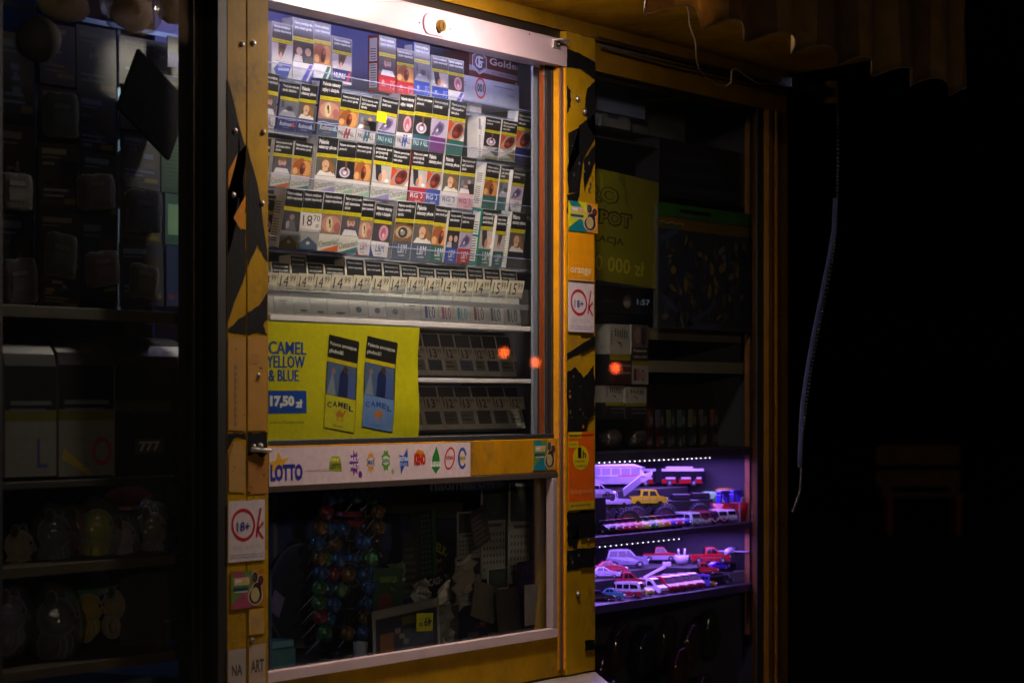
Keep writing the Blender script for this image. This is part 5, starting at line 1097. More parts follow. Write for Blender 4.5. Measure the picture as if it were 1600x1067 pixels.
# white pleasure boat
t = empty('toy_boat', (PX(918,.25),.25,PZ(960,756,.20)), (0,0,-.95), 'white toy passenger boat with long cabin windows in front of the bus', 'toy boat', 'toy vehicles in the violet lit cabinet'); Lb=.128
m = MB('toy_paint',(216,208,226)); hw=.021; V=[]
for x,wy,zb,zt in ((0,.7,0,.016),(.3,1,0,.014),(.7,1,0,.015),(.86,.72,.003,.019),(.95,.34,.010,.0225),(1,.03,.018,.025)): V.append([m.vert((x*Lb,s_*hw*wy*f,z)) for s_,f,z in ((-1,1,zt),(-1,.6,zb),(1,.6,zb),(1,1,zt))])
for A_,B_ in zip(V,V[1:]):
    for k in range(4): m.face([A_[k],B_[k],B_[(k+1)%4],A_[(k+1)%4]], (120,90,200) if k==1 else None)
m.face(V[0][::-1]); m.face(V[-1]); m.build('hull', t)
m = MB('toy_paint',(214,206,224)); m.prism([(Lb*.02,.015),(Lb*.02,.034),(Lb*.60,.035),(Lb*.78,.033),(Lb*.88,.015)],-.019,.019); m.prism([(Lb*.0,.0345),(Lb*.0,.0375),(Lb*.70,.0385),(Lb*.83,.033),(Lb*.80,.031),(Lb*.68,.0345)],-.022,.022,(226,220,236)); m.build('cabin', t, bevel=.0006)
for k in range(5):
    g = MB('toy_paint',(150,140,190)); x0=Lb*(.05+.15*k); g.box(x0,x0+Lb*.13,-.0198,-.0192,.018,.031); g.build('side_window', t)
m = MB('toy_paint',(206,60,110)); m.box(Lb*.45,Lb*.75,-.0203,-.0199,.0155,.0175); m.build('stripe', t)
# row of small classic cars and camper vans along the front of the upper shelf
minis = [((30,30,60),'navy'),((120,16,30),'dark red'),((170,20,34),'bright red'),((180,26,50),'crimson'),((206,110,30),'orange'),((196,186,40),'yellow'),((40,130,70),'green'),((190,196,60),'lime'),((210,116,40),'amber'),((90,40,160),'violet'),((150,30,90),'plum'),((40,30,150),'blue')]
Lm=.056
for i,(c_,n_) in enumerate(minis):
    x = 941+i*10.6; 
    toy('beetle', x, 0, YF+.034, Lm, -1.9+random.uniform(-.05,.05), c_, f'small {n_} classic toy car, {ORD[i]} from left in the front row', rim=(190,186,200), z=zA+.0005, group='small cars along the front of the upper toy shelf')
vans = [((196,206,206),(150,190,170),'white and pale green'),((150,24,44),(206,200,214),'red striped'),((110,26,60),(110,26,60),'maroon'),((214,208,222),(130,24,50),'red and white'),((222,214,230),(190,170,206),'mostly white')]
for i,(c_,l_,n_) in enumerate(vans):
    x = 1072+i*14; toy('van', x, 0, YF+.034, .060, -1.9, c_, f'{n_} toy camper van, {ORD[i]} from left after the small cars', low=l_, z=zA+.0005, group='camper vans on the upper toy shelf')
# plastic bucket toys at the right
def lump(px,py,Y,r,col,label,extra=None,name='toy_camera'):
    c0=P(px,py,Y); t=empty(name,tuple(c0),label=label,cat='toy'); m=MB('toy_paint',col); m.ball((0,0,0),r,18,10,fn=lambda q: (abs(q.x)**4+abs(q.y)**4+abs(q.z)**4)**(-.25)); m.build('body',t)
    if extra: extra(t)
    return t
def ex1(t):
    m=MB('toy_paint',(206,160,50)); m.cyl((.004,-.026,-.002),(.004,-.034,-.002),.017,.016,20); m.cyl((.004,-.0345,-.002),(.004,-.036,-.002),.013,.012,20,(220,190,110)); m.build('lens',t)
lump(1112,787,.11,(.024,.026,.026),(60,150,50),'green rounded toy camera with a yellow disc at the right of the upper shelf',ex1)
lump(1134,772,.11,(.022,.02,.014),(170,130,50),'mustard rounded toy behind the red toy baskets',None,'toy_block')
def basket(px,py,Y,lab):
    t=empty('toy_basket',(PX(px,Y),Y,zA),label=lab,cat='toy basket',group='red toy baskets on the upper shelf'); m=MB('toy_paint',(170,24,30)); m.cyl((0,0,0),(0,0,.038),.021,.026,20); m.build('basket',t)
    m=MB('toy_paint',(70,60,190)); m.box(-.022,.022,-.006,.006,.056,.063); m.box(-.022,-.014,-.006,.006,.036,.056); m.box(.010,.018,-.006,.006,.036,.056); m.build('handle',t,bevel=.002)
    m=MB('paper',(190,186,206)); m.box(.012,.018,-.030,-.029,-.002,.040); m.build('ribbon',t)
basket(1130,0,.075,'red toy basket with blue handle beside the green toy camera'); basket(1150,0,.078,'red toy basket with blue handle nearest the hanging paper tag')
card(1160,777,1174,805,.06,(170,164,190),'price_card','pale paper tag hanging at the right end of the upper toy shelf','card',lines(6,(120,110,150)),-.12,'paper')
# lower toy shelf
R_=(170,20,34); SILV=(126,122,146)
zb2 = PZ(985,885,.20)
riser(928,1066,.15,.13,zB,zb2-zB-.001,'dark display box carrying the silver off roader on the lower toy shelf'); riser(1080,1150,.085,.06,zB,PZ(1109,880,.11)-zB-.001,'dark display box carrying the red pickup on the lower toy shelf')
toy('suv',978,0,.20,.084,-.95,SILV,'large silver toy off roader on the display box of the lower shelf',z=zb2)
toy('pickup',1030,0,.235,.070,-.95,(176,30,44),'red and silver toy car behind the silver off roader',low=(170,160,184),z=zb2)
toy('pickup',1109,0,.115,.078,-.95,(180,26,36),'bright red toy pickup with white stripe at the top right of the lower shelf',z=PZ(1109,880,.11),roof=(180,26,36))
toy('coupe',944,0,.12,.058,-.95,(190,180,206),'chrome silver toy car perched at the left end of the lower shelf',z=PZ(944,902,.12))
toy('coupe',953,0,.165,.064,-.95,(170,40,60),'red toy car behind the chrome silver one at the left',z=PZ(944,896,.16))
riser(912,962,.09,.055,zB,PZ(944,902,.12)-zB-.001,'dark display box under the chrome silver car')
toy('pickup',980,0,.115,.070,-.95,(160,24,44),'red toy truck with silver windows under the silver off roader',low=(170,160,180),z=zB+.012)
toy('pickup',1098,0,.085,.058,-.95,(176,24,32),'red toy fire truck below the red pickup',z=zB+.022)
toy('coupe',1122,0,.075,.042,-.6,(80,40,190),'purple toy car in front of the red pickup',z=PZ(1120,889,.075))
riser(1105,1150,.062,.022,zB,.018,'low dark display box at the right of the lower shelf')
def crane(px,Y,rz,label,up=True):
    t=empty('toy_crane_truck',(PX(px,Y),Y,zB+.004),(0,0,-.9),label,'toy truck','toy vehicles in the violet lit cabinet'); W2=(216,208,224)
    m=MB('toy_paint',W2); m.box(0,.075,-.015,.015,.008,.016); m.prism([(.062,.010),(.062,.034),(.086,.034),(.098,.022),(.098,.010)],-.016,.016); m.cyl((.02,0,.016),(.02,0,.026),.011,.010,16); m.build('body',t,bevel=.001)
    m=MB('toy_paint',W2); m.prism([(.012,.022),(.012,.028),(.066,.056),(.070,.050)] if up else [(.0,.030),(.0,.036),(.085,.040),(.085,.034)],-.0035,.0035); m.build('arm',t,bevel=.0008)
    m=MB('toy_paint',W2); m.box(.062,.080,-.010,.010,.054,.064) if up else m.box(.076,.092,-.010,.010,.034,.042)
    m.build('bucket',t,bevel=.001)
    wm=wheel_mesh(.009,.006)
    t.scale=(.78,.78,.78)
    for xw in (.016,.05,.08):
        for s in (-1,1): o=bpy.data.objects.new('wheel',wm); C.objects.link(o); o.parent=t; o.location=(xw,s*.015,.009)
    return t
crane(998,.14,.05,'white toy crane truck with a raised arm ending in a basket'); crane(1042,.145,.0,'white toy ladder truck with a long boom behind the red minibuses',False)
FR=.055
toy('beetle',955,0,YF+.032,.050,-1.2,(70,150,176),'light blue toy car at the left front of the lower shelf',z=zB+.0005)
toy('van',979,0,YF+.038,.064,-1.35,(206,198,214),'red and white toy camper van between the blue and yellow cars',low=(150,20,44),z=zB+.0005)
toy('beetle',1001,0,YF+.034,.050,-1.75,(196,190,30),'yellow toy classic car at the front of the lower shelf',z=zB+.0005)
toy('minibus',1017,0,YF+.040,.062,-1.7,(214,208,222),'white toy minibus beside the yellow classic car',z=zB+.0005)
for i in range(4): toy('minibus',1037+i*13.5,0,YF+.040,.062,-1.95,(160,18,30),f'dark red toy minibus, {ORD[i]} from left of the four in a row',z=zB+.0005,roof=(214,190,206),group='red minibuses on the lower toy shelf')
toy('doubledecker',1092,0,YF+.036,.045,-1.3,(84,80,200),'small blue toy bus right of the red minibuses',z=zB+.0005)
toy('beetle',1105,0,YF+.030,.036,-1.3,(200,140,40),'small mustard toy car right of the blue bus',z=zB+.0005)
toy('pickup',1122,0,YF+.040,.055,-.9,(30,28,44),'black toy truck at the right front of the lower shelf',z=zB+.0005)
toy('coupe',936,0,YF+.04,.055,-.95,(60,36,70),'dark purple toy car cut off at the left end of the lower shelf',z=zB+.0005)
card(1132,897,1152,906,.07,(190,182,210),'price_card','blank pale card leaning on the black toy truck','card',None,0)
t=empty('cardboard_tray',(PX(1140,.06),.06,zB+.0006),label='pale open tray at the right end of the lower toy shelf',cat='tray')
m=MB('plastic',(130,124,140)); m.box(0,.075,0,.002,0,.022); m.box(0,.075,.07,.072,0,.022); m.box(0,.002,.0021,.0699,0,.022); m.box(.073,.075,.0021,.0699,0,.022); m.box(.0021,.0729,.0021,.0699,0,.002); m.build('tray',t,bevel=.0006)
toy('suv',1150,0,.20,.08,.5,(190,180,200),'small white and red toy plane tractor at the far right end',z=PZ(1150,868,.2),low=(170,30,30)) if False else None
t=empty('toy_plane',tuple(P(1142,862,.09)),(0,0,.2),'white toy plane with a red tail at the right end of the lower shelf','toy plane'); m=MB('toy_paint',(196,186,214)); m.tube([(-.045,0,0),(-.03,0,.002),(0,0,.003),(.03,0,.003),(.05,0,.006)],[.003,.007,.0075,.006,.002],10); m.box(-.012,.008,-.04,.04,.001,.003); m.build('fuselage',t); m=MB('toy_paint',(180,26,30)); m.prism([(.035,.006),(.046,.022),(.054,.022),(.052,.006)],-.001,.001); m.build('tail',t)
lump(1048,862,.30,(.06,.03,.012),(40,120,80),'long green bag of goods at the back under the lower light strip',None,'toy_bag')
t=empty('toy_basket',tuple(P(1065,876,.14)),label='white toy basket between the red car and the red pickup',cat='toy basket'); m=MB('toy_paint',(206,200,220)); m.cyl((0,0,-.004),(0,0,.012),.012,.015,14); m.build('basket',t); m=MB('toy_paint',(206,200,220)); m.cyl((-.013,0,.012),(-.015,0,.024),.002,.002,6); m.cyl((.013,0,.012),(.015,0,.024),.002,.002,6); m.build('handle',t)
# foil bags in the dark bottom of the cabinet
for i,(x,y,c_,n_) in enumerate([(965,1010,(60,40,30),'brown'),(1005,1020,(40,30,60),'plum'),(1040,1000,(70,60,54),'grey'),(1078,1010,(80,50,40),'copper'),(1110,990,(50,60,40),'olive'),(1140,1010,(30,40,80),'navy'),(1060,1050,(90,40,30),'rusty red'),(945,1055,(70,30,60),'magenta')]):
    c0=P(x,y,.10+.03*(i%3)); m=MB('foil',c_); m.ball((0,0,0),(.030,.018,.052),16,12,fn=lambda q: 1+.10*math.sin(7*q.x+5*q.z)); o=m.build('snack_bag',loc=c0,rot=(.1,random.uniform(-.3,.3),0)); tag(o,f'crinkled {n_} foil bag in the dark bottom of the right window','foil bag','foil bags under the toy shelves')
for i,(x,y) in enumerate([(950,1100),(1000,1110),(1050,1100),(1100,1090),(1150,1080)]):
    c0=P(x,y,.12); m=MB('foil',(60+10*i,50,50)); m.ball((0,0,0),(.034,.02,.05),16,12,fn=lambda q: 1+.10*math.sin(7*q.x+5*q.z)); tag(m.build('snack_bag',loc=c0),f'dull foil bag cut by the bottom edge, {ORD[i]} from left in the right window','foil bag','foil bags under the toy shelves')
# ============================================================ UPPER PART OF THE RIGHT WINDOW
z_=PZ(932,196,.06); zt_=PZ(932,211,.06)
m = MB('aluminium',(120,118,116)); m.box(CX0,CX1,.062,.40,zt_-.004,zt_); cb('shelf', m)
def bx(px0,py0,px1,py1,Y,d,col,lab,draw=None,name='cardboard_box'): return carton(px0,py0,px1,py1,Y,d,col,draw or (lambda m,w,h:None),lab,name)
bx(880,116,985,140,.10,.05,(150,158,190),'pale blue carton topmost at the upper left of the right window',lambda m,w,h: m.rect(0,h*.1,w*.8,h*.16,1,(110,116,150)))
bx(890,141,1008,164,.08,.05,(128,138,170),'long blue grey carton with small lettering in the right window',lambda m,w,h: m.text('SEND PAPIER', w*.80,h*.25,w*.97,h*.38,1,(60,66,130),.02))
bx(880,160,951,186,.09,.05,(170,178,206),'small bright carton at the left edge of the right window')
bx(940,162,985,196,.085,.05,(116,116,120),'grey carton with a dark printed label beside the small bright carton',lambda m,w,h: m.rect(w*.2,h*.4,w*.6,h*.6,1,(60,54,90)))
bx(984,166,1070,206,.10,.05,(92,90,90),'dull grey carton at the right of the upper shelf',lambda m,w,h: m.rect(w*.0,h*.1,w*.3,h*.8,1,(112,112,116)))
def jack(m,w,h):
    D=(40,38,8)
    m.text('EURO',w*-.05+w*.04,h*.70,w*.58,h*.86,1,(60,56,6),.07); m.text('EURO',w*.01,h*.713,w*.56,h*.847,2,(128,122,14),.02)
    m.text('JACKPOT',w*-.06+w*.04,h*.47,w*.72,h*.65,1,(30,28,8),.09); m.text('JACKPOT',w*.01,h*.488,w*.70,h*.632,2,(120,114,14),.02)
    m.text('KUMULACJA',w*.04,h*.33,w*.64,h*.41,1,D,.02); m.text('90 000 000 zł',w*.02,h*.09,w*.86,h*.23,1,(176,168,40),.01)
    m.shape([(w*.45,h),(w*.68,h*.70),(w*.62,h)],1,(100,96,14)); m.shape([(w*.2,h*.9),(w*.4,h*.98),(w*.42,h*.78),(w*.3,h*.72)],1,(150,146,20))
o = card(868,250,1027,428,.05,(122,116,12),'lottery_poster','olive yellow lottery poster with black outlined lettering in the right window','poster',jack,.03,bend=.006)
def clock(m,w,h): m.rect(w*.70,h*.3,w*.90,h*.62,1,(12,14,20)); m.text('1:57',w*.72,h*.36,w*.88,h*.58,2,(150,160,190),.02,m='screen_glow'); m.rect(w*.3,h*.4,w*.45,h*.45,1,(60,64,84)); m.ell(w*.60,h*.45,w*.05,h*.25,1,(140,130,120))
card(900,443,1030,485,.07,(20,20,26),'terminal','black terminal with a small clock reading 1 57 under the lottery poster','terminal',clock,0,'plastic',.05)
def puzzle(m,w,h):
    m.rect(0,h*.90,w,h,1,(44,96,24)); m.rect(w*.22,h*.935,w*.56,h*.965,2,(14,20,14)); m.rect(0,h*.80,w,h*.885,1,(110,84,16)); m.ell(w*.12,h*.83,w*.1,h*.02,2,(30,90,70))
    m.rect(w*.02,h*.02,w*.98,h*.79,1,(44,48,62)); m.stroke([(w*.05,h*.25),(w*.35,h*.03),(w*.65,h*.03)],w*.03,2,(60,66,96)); m.stroke([(w*.3,h*.03),(w*.62,h*.22)],w*.03,2,(60,66,96)); m.stroke([(w*.02,h*.7),(w*.2,h*.79)],w*.03,2,(60,66,96))
    rnd=random.Random(5)
    for k in range(120):
        c_=rnd.choice([(120,104,44),(60,66,84),(90,70,54),(60,80,50),(110,102,96),(40,44,84),(80,76,60),(30,30,34),(30,32,40)]); m.ell(w*rnd.uniform(.06,.94),h*rnd.uniform(.05,.74),w*rnd.uniform(.015,.045),h*rnd.uniform(.012,.04),3+k*.08,c_,n=6,rot=rnd.uniform(0,3))
    for k in range(9): m.ell(w*(.03+.028*k),h*(.845+.006*math.sin(k*2)),w*.010,h*.006,3,(226,150,50),n=5)  # orange flecks painted as glints of street light on the gold band
card(1028,315,1172,512,.045,(60,60,60),'puzzle_box','large colourful boxed puzzle with a green and gold top band','puzzle box',puzzle,0,'printed_card',.01)
card(1030,215,1165,305,.06,(28,28,34),'cardboard_box','dark box standing above the puzzle box','box',lines(3,(40,42,56)),0,'printed_card',.05)
for (y0,y1,Y) in ((512,545,.08),(563,592,.07)):
    m=MB('white_metal',(120,112,90)); x0=PX(1013,Y); zt=PZ(1013,y0,Y); m.box(x0,CX1,Y,Y+.002,zt-.022,zt); m.box(x0,CX1,Y+.0021,.40,zt-.004,zt-.001); cb('shelf', m)
# hanging outsized dummy packs
def dummy(x0,y0,x1,y1,Y,up,lab,word):
    def d(m,w,h):
        if up: m.rect(0,h*.5,w,h,1,(168,162,150)); m.rect(0,h*.40,w,h*.5,1,(140,134,20)); [m.rect(w*(.24+.11*q_),h*(.80-.008*q_),w*(.30+.11*q_),h*(.92-.012*(q_%3)),2,(50,50,66)) for q_ in range(6)]; [m.rect(w*.06,h*(.66+.05*q_),w*.12,h*(.69+.05*q_),2,(60,60,110)) for q_ in range(5)]; m.shape([(w*.3,h*.72),(w*.52,h*.7),(w*.62,h*.56),(w*.5,h*.66)],2,(30,30,34)); m.text('Palenie powoduje',w*.3,h*.28,w*1.0,h*.34,2,(150,150,150),.02); m.text('raka jamy ustnej',w*.3,h*.16,w*1.0,h*.22,2,(150,150,150),.02)
        else: m.rect(0,h*.62,w,h,1,(90,80,76)); m.ell(w*.35,h*.82,w*.2,h*.14,2,(140,110,100)); m.ell(w*.7,h*.8,w*.15,h*.16,2,(50,40,46)); m.text('Palenie',w*.1,h*.54,w*.9,h*.59,2,(160,160,160),.02); m.text('szkodzi',w*.1,h*.44,w*.9,h*.49,2,(160,160,160),.02); m.rect(0,h*.32,w,h*.39,1,(120,116,24)); m.rect(0,0,w,h*.32,1,(150,146,140)); m.rect(w*.12,h*.06,w*.3,h*.26,2,(60,26,30)); m.rect(w*.36,h*.06,w*.46,h*.26,2,(160,50,50)); m.ring(w*.66,h*.15,w*.12,h*.1,w*.05,2,(120,30,40))
    a=P(x0,y1,Y); w=PX(x1,Y)-a.x; h=PZ(x0,y0,Y)-a.z; m=MB('printed_card',(24,22,26)); m.box(0,w,0,w*.8,0,h,(30,28,32)); m.poly([(-.0004,w*.75,h*.5),(-.0004,.0,h*.5),(-.0004,.0,h),(-.0004,w*.75,h)],(150,146,140)); d(m,w,h); tag(m.build('dummy_pack',loc=a),lab,'dummy pack','outsized dummy packs in the right window')
dummy(953,506,985,600,.07,True,'outsized white and black dummy pack, upper left of four',''); dummy(987,507,1013,600,.068,False,'outsized photo dummy pack, upper right of four','')
dummy(946,602,975,655,.075,True,'outsized white and black dummy pack, lower left of four',''); dummy(977,604,1010,655,.072,True,'outsized dummy pack with red lettering, lower right of four','')
# lighters / gum rack
lr=empty('lighter_rack',(PX(1010,.09),.09,PZ(1010,700,.09)),label='dark clear rack holding rows of small coloured packs above the toy shelves',cat='rack')
m=MB('plastic',(40,38,40)); wl=PX(1135,.09)-PX(1010,.09); hl=PZ(1010,600,.09)-PZ(1010,700,.09); m.box(0,wl,.03,.034,0,hl); m.box(0,wl,0,.034,-.003,0); m.build('frame',lr)
LCx=[(84,52,40),(78,40,38),(54,50,62),(60,66,50),(48,66,66),(72,70,52),(56,54,56)]
for r_ in range(2):
    for k in range(7):
        a=P(1014+k*17,0,.075+.012*(1-r_)); w=.022; z0=PZ(1010,(698,668)[r_],.09); m=MB('printed_card',LCx[(k+r_)%7]); m.box(0,w*.8,0,.010,0,.034); m.rect(w*.2,.006,w*.7,.020,1,(130,124,112)); m.text('2,50',w*.25,.009,w*.65,.015,2,(60,60,60),.0)
        tag(m.build('chewing_gum_pack',loc=(a.x,a.y,z0)),f'small coloured pack, {ORD[k]} from left in the {("lower","upper")[r_]} row of the dark rack','gum pack','small packs in the dark rack')
for i,(x0,x1,lab) in enumerate(((932,975,'left'),(978,1010,'right'))):
    c0=P((x0+x1)/2,685,.09); m=MB('foil',(70,60,56)); m.ball((0,0,0),(.030,.02,.018),14,8,fn=lambda q:1+.1*math.sin(9*q.x)); tag(m.build('snack_bag',loc=c0),f'crinkled clear bag of sweets under the dummy packs, {lab} one','foil bag')
# ============================================================ LEFT WINDOW
lf=empty('magazine_rack',(PX(150,.1),.1,Z0),label='dim shelving with wooden boards behind the dark left window',cat='rack')
def lb(name,m,**k): o=m.build(name,lf,**k); o.location=(-lf.location.x,-.1,-Z0); return o
m=MB('wood',(64,54,34)); zz=PZ(150,482,.06); x0=PX(0,.06)-.3; x1=PX(303,.06); m.box(x0,x1,.06,.40,zz-.016,zz); lb('shelf',m,bevel=.001)
m=MB('wood',(66,54,34)); zz6=PZ(150,876,.05); m.box(x0,x1,.05,.36,zz6-.014,zz6); lb('shelf',m,bevel=.001)
m=MB('wood',(66,54,34)); zz7=PZ(150,1032,.05); m.box(x0,x1,.05,.36,zz7-.014,zz7); lb('shelf',m,bevel=.001)
m=MB('wood',(40,34,26)); zz5=PZ(150,748,.06); m.box(x0,x1,.06,.36,zz5-.010,zz5); lb('shelf',m,bevel=.001)
m=MB('white_metal',(150,190,230)); m.box(x0,x1+.02,.44,.445,Z0,2.1); lb('back_panel',m)
m=MB('aluminium',(120,150,180))
for px in (56,184,299): xx=PX(px,.16); m.box(xx,xx+.006,.16,.164,zz,2.06)  # pale blue uprights painted where light slits show between the magazines
m.box(x0,PX(302,.16),.156,.1595,PZ(60,22,.16),PZ(60,14,.16)); lb('light_slit_frame',m)
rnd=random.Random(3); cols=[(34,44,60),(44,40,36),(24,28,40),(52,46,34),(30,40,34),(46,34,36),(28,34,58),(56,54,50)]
mg=[(0,48,54,190,.14),(0,192,54,330,.13),(0,332,50,478,.12),(62,34,118,130,.15),(120,38,182,150,.15),(62,134,120,220,.14),(122,145,180,240,.14),(62,222,126,330,.13),(128,236,184,342,.13),(62,330,126,430,.12),(128,340,184,470,.12),(64,420,124,484,.115),(186,54,300,130,.15),(188,150,262,200,.14),(188,205,250,290,.13),(188,292,252,380,.12),(188,380,256,478,.115)]
for i,(a_,b_,c_,d_,Y) in enumerate(mg):
    cc=cols[i%8]
    def dr(m,w,h,i=i,cc=cc):
        lt=tuple(min(255,int(v*2.0)+20) for v in cc); m.rect(w*.08,h*.84,w*(.55+.06*(i%5)),h*.92,1,lt); m.rect(w*.08,h*.78,w*.5,h*.80,1,lt); m.rect(w*.52,h*.35,w*.94,h*.75,1,cols[(i+3)%8])
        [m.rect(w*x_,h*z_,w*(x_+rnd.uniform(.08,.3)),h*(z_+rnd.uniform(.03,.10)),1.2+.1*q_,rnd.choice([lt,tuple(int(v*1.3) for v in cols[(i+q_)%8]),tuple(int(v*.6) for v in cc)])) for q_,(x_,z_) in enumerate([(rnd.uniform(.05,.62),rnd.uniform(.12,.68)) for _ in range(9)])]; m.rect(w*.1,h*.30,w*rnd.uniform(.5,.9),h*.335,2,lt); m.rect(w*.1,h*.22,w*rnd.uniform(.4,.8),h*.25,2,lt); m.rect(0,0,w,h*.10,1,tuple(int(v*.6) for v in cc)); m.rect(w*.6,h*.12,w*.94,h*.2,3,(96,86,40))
    colw=['left','middle','right'][0 if a_<60 else 1 if a_<186 else 2]
    row=('top','second','third','fourth','lowest')[min(4,int(b_/100))]
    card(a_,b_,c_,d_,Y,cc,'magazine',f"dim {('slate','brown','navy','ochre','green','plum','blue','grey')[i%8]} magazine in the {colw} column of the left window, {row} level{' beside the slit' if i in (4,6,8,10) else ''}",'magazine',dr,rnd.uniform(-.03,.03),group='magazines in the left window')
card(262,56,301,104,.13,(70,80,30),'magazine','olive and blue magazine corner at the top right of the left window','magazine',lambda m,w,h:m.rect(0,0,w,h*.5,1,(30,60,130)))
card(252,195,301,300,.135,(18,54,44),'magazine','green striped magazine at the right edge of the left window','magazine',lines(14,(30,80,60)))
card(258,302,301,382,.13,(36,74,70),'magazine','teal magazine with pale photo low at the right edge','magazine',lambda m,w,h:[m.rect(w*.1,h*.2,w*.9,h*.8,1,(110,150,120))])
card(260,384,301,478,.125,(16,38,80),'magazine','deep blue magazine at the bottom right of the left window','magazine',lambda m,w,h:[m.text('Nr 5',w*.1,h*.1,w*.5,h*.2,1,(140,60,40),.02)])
card(186,58,276,168,.10,(8,8,9),'wooden_board','dark tilted square board leaning across the upper left window','board',None,.5,'spray_paint',.006)
t=empty('plush_toy',tuple(P(207,22,.05)),label='pale pink plush toy inside a clear bag at the top of the left window',cat='plush toy')
m=MB('cloth',(220,186,196)); m.ball((0,0,0),(.034,.025,.024),18,12,fn=lambda q:1+.05*math.sin(6*q.x)); m.ball((-.02,-.02,.004),(.012,.01,.01),12,8,(150,100,104)); m.build('body',t)
m=MB('clear_bag'); m.ball((.0,0,.006),(.054,.032,.034),20,14,fn=lambda q:1+.07*math.sin(7*q.x+3*q.z)+.04*math.sin(11*q.y+8*q.z)); m.build('clear_bag',t)
for i,(x,y,rx,lab) in enumerate(((100,10,.05,'left'),(270,14,.034,'right'))):
    t=MB('cloth',(130,116,84)); t.ball((0,0,0),(rx,.02,.022),24,14,fn=lambda q:1+.04*math.sin(40*math.atan2(q.z,q.x))); tag(t.build('straw_hat',loc=P(x,y,.13)),f'ribbed straw hat at the top of the window, {lab} of the pink plush','hat')
m=MB('matte',(60,58,64)); m.ball((0,0,0),.030,22,14); tag(m.build('ball',loc=P(60,62,.08)),'dim round grey ball hanging in the upper left corner','ball')
# curved dummy pack banners
def banner(px0,py0,px1,py1,Y,label,kind):
    a=P(px0,py1,Y); w=PX(px1,Y)-a.x; h=PZ(px0,py0,Y)-a.z; m=MB('printed_card',(30,30,34)); n=14
    def prof(t_): 
        if t_<.72: return (0,h*t_/.72*.78)
        u_=(t_-.72)/.28*math.pi*.5; return (.05*(1-math.cos(u_)), h*.78+h*.22*math.sin(u_))
    cs=[(112,108,102)]*5+[(96,90,24)]*1+[(22,22,26)]*4+[(44,42,48)]*2+[(24,24,28)]*2 if kind else [(20,20,22)]*6+[(60,54,20)]+[(22,22,26)]*7
    for k in range(n):
        y0,z0=prof(k/n); y1,z1=prof((k+1)/n)
        for q in range(4): m.poly([(w*q/4,y0,z0),(w*(q+1)/4,y0,z0),(w*(q+1)/4,y1,z1),(w*q/4,y1,z1)],cs[k],None,True)
    m.box(.001,w-.001,.052,.09,0,h*.8,(40,40,46)); m.poly([(0,0,0),(0,.05,0),(0,.05,h*.95),(0,.02,h*.9),(0,0,h*.78)],(90,90,96))
    if kind: m.rect(w*.1,h*.50,w*.9,h*.53,1,(90,90,96)); m.rect(w*.1,h*.45,w*.8,h*.475,1,(90,90,96)); (m.text('L',w*.62,h*.06,w*.82,h*.26,1,(60,60,120),.0) if kind=='1' else (m.ring(w*.78,h*.17,w*.18,h*.10,w*.05,1,(140,50,60),18), m.shape([(w*.1,h*.2),(w*.6,h*.02),(w*.55,h*.0),(w*.05,h*.12)],1,(150,130,60))))
    else: m.rect(w*.25,h*.16,w*.62,h*.27,1,(60,58,56)); m.text('777',w*.3,h*.18,w*.57,h*.25,2,(150,146,140),.04); m.text('czy czyma',w*.1,h*.44,w*.75,h*.49,1,(60,60,66),.02)
    return tag(m.build('dummy_pack',loc=a),label,'dummy pack','outsized dummy packs in the left window')
banner(8,520,88,746,.07,'tall outsized white and black dummy pack at the far left','1'); banner(92,518,178,745,.075,'tall outsized dummy pack with red round emblem, middle of the left window','2'); banner(180,524,300,746,.09,'wide black glossy display box with a small 777 tag','')
# plush toys and bagged toys on the lower shelves
def plush(px,py,Y,s_,col,label,ears=True,bag=False,acc=(30,28,30)):
    t=empty('plush_toy',tuple(P(px,py,Y)),(0,0,.4),label,'plush toy','bagged soft toys in the left window'); m=MB('cloth',col)
    m.ball((0,0,0),(s_,s_*.9,s_*.95),18,12); m.ball((0,.2*s_,-1.3*s_),(s_*.85,s_*.7,s_*.9),16,10)
    if ears:
        for k in (-1,1): m.ball((k*s_*.8,0,s_*.9),(s_*.42,s_*.25,s_*.42),12,8,acc)
    for k in (-1,1): m.ball((k*s_*.35,-s_*.84,s_*.2),s_*.11,8,6,(14,12,14),'toy_paint'); m.ball((k*s_*1.0,-.2*s_,-1.2*s_),(s_*.3,s_*.3,s_*.55),10,8)
    m.ball((0,-s_*.9,-s_*.15),(s_*.3,s_*.2,s_*.2),10,8,tuple(int(v*.8) for v in col)); m.build('body',t)
    if bag: g=MB('clear_bag'); g.ball((0,0,-.3*s_),(s_*1.6,s_*1.3,s_*1.9),18,14,fn=lambda q:1+.08*math.sin(8*q.x+4*q.z)+.05*math.sin(9*q.y)); g.build('clear_bag',t)
    return t
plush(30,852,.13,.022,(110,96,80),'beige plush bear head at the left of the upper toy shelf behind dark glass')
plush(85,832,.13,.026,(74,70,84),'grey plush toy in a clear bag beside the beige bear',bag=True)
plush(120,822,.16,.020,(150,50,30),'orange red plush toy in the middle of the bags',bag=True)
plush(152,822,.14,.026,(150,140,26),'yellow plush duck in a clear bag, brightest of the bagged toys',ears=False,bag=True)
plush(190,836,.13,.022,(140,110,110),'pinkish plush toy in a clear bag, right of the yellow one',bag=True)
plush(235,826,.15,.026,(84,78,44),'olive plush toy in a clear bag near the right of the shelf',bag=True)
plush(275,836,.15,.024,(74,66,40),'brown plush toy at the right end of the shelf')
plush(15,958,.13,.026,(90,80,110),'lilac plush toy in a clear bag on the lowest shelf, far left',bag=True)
plush(88,965,.12,.030,(60,54,60),'charcoal plush toy in a clear bag on the lowest shelf',bag=True)
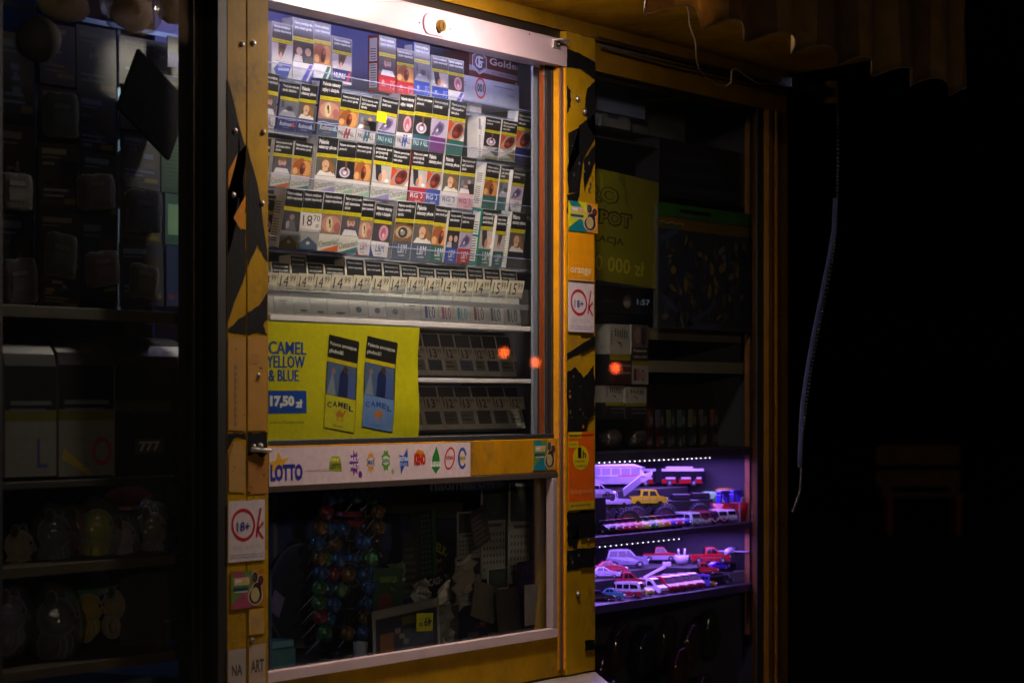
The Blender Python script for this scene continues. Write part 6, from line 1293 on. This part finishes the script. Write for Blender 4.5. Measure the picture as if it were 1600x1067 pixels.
plush(138,950,.15,.022,(130,110,30),'small mustard plush toy on the lowest shelf',ears=False)
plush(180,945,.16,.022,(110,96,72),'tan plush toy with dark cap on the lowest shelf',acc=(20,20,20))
m=MB('cloth',(28,96,70)); m.ball((0,0,0),(.07,.03,.03),16,10); tag(m.build('cushion',loc=P(120,915,.26)),'green cushion at the back of the lowest shelf in the left window','cushion')
m=MB('cloth',(150,50,60)); m.ball((0,0,0),(.06,.01,.018),16,8); tag(m.build('cloth_bundle',loc=P(200,778,.25)),'red checked cloth bundle at the back of the left window','cloth')
def grocery(m,w,h):
    for k in range(3): m.rect(w*.15,h*(.2+.2*k),w*.85,h*(.3+.2*k),1,(60,56,50))
card(222,885,262,1010,.11,(58,52,40),'cardboard_box','narrow brown box standing on the lowest shelf of the left window','box',grocery,.02,'printed_card',.04)
t=empty('glass_jar',tuple(P(272,1005,.10)),label='small glass jar catching blue light at the lower right of the left window',cat='jar'); m=MB('clear_bag'); m.cyl((0,0,0),(0,0,.03),.016,.016,16); m.build('jar',t); m=MB('aluminium',(150,160,180)); m.cyl((0,0,.030),(0,0,.036),.0165,.0165,16); m.build('lid',t)

rnd=random.Random(9)
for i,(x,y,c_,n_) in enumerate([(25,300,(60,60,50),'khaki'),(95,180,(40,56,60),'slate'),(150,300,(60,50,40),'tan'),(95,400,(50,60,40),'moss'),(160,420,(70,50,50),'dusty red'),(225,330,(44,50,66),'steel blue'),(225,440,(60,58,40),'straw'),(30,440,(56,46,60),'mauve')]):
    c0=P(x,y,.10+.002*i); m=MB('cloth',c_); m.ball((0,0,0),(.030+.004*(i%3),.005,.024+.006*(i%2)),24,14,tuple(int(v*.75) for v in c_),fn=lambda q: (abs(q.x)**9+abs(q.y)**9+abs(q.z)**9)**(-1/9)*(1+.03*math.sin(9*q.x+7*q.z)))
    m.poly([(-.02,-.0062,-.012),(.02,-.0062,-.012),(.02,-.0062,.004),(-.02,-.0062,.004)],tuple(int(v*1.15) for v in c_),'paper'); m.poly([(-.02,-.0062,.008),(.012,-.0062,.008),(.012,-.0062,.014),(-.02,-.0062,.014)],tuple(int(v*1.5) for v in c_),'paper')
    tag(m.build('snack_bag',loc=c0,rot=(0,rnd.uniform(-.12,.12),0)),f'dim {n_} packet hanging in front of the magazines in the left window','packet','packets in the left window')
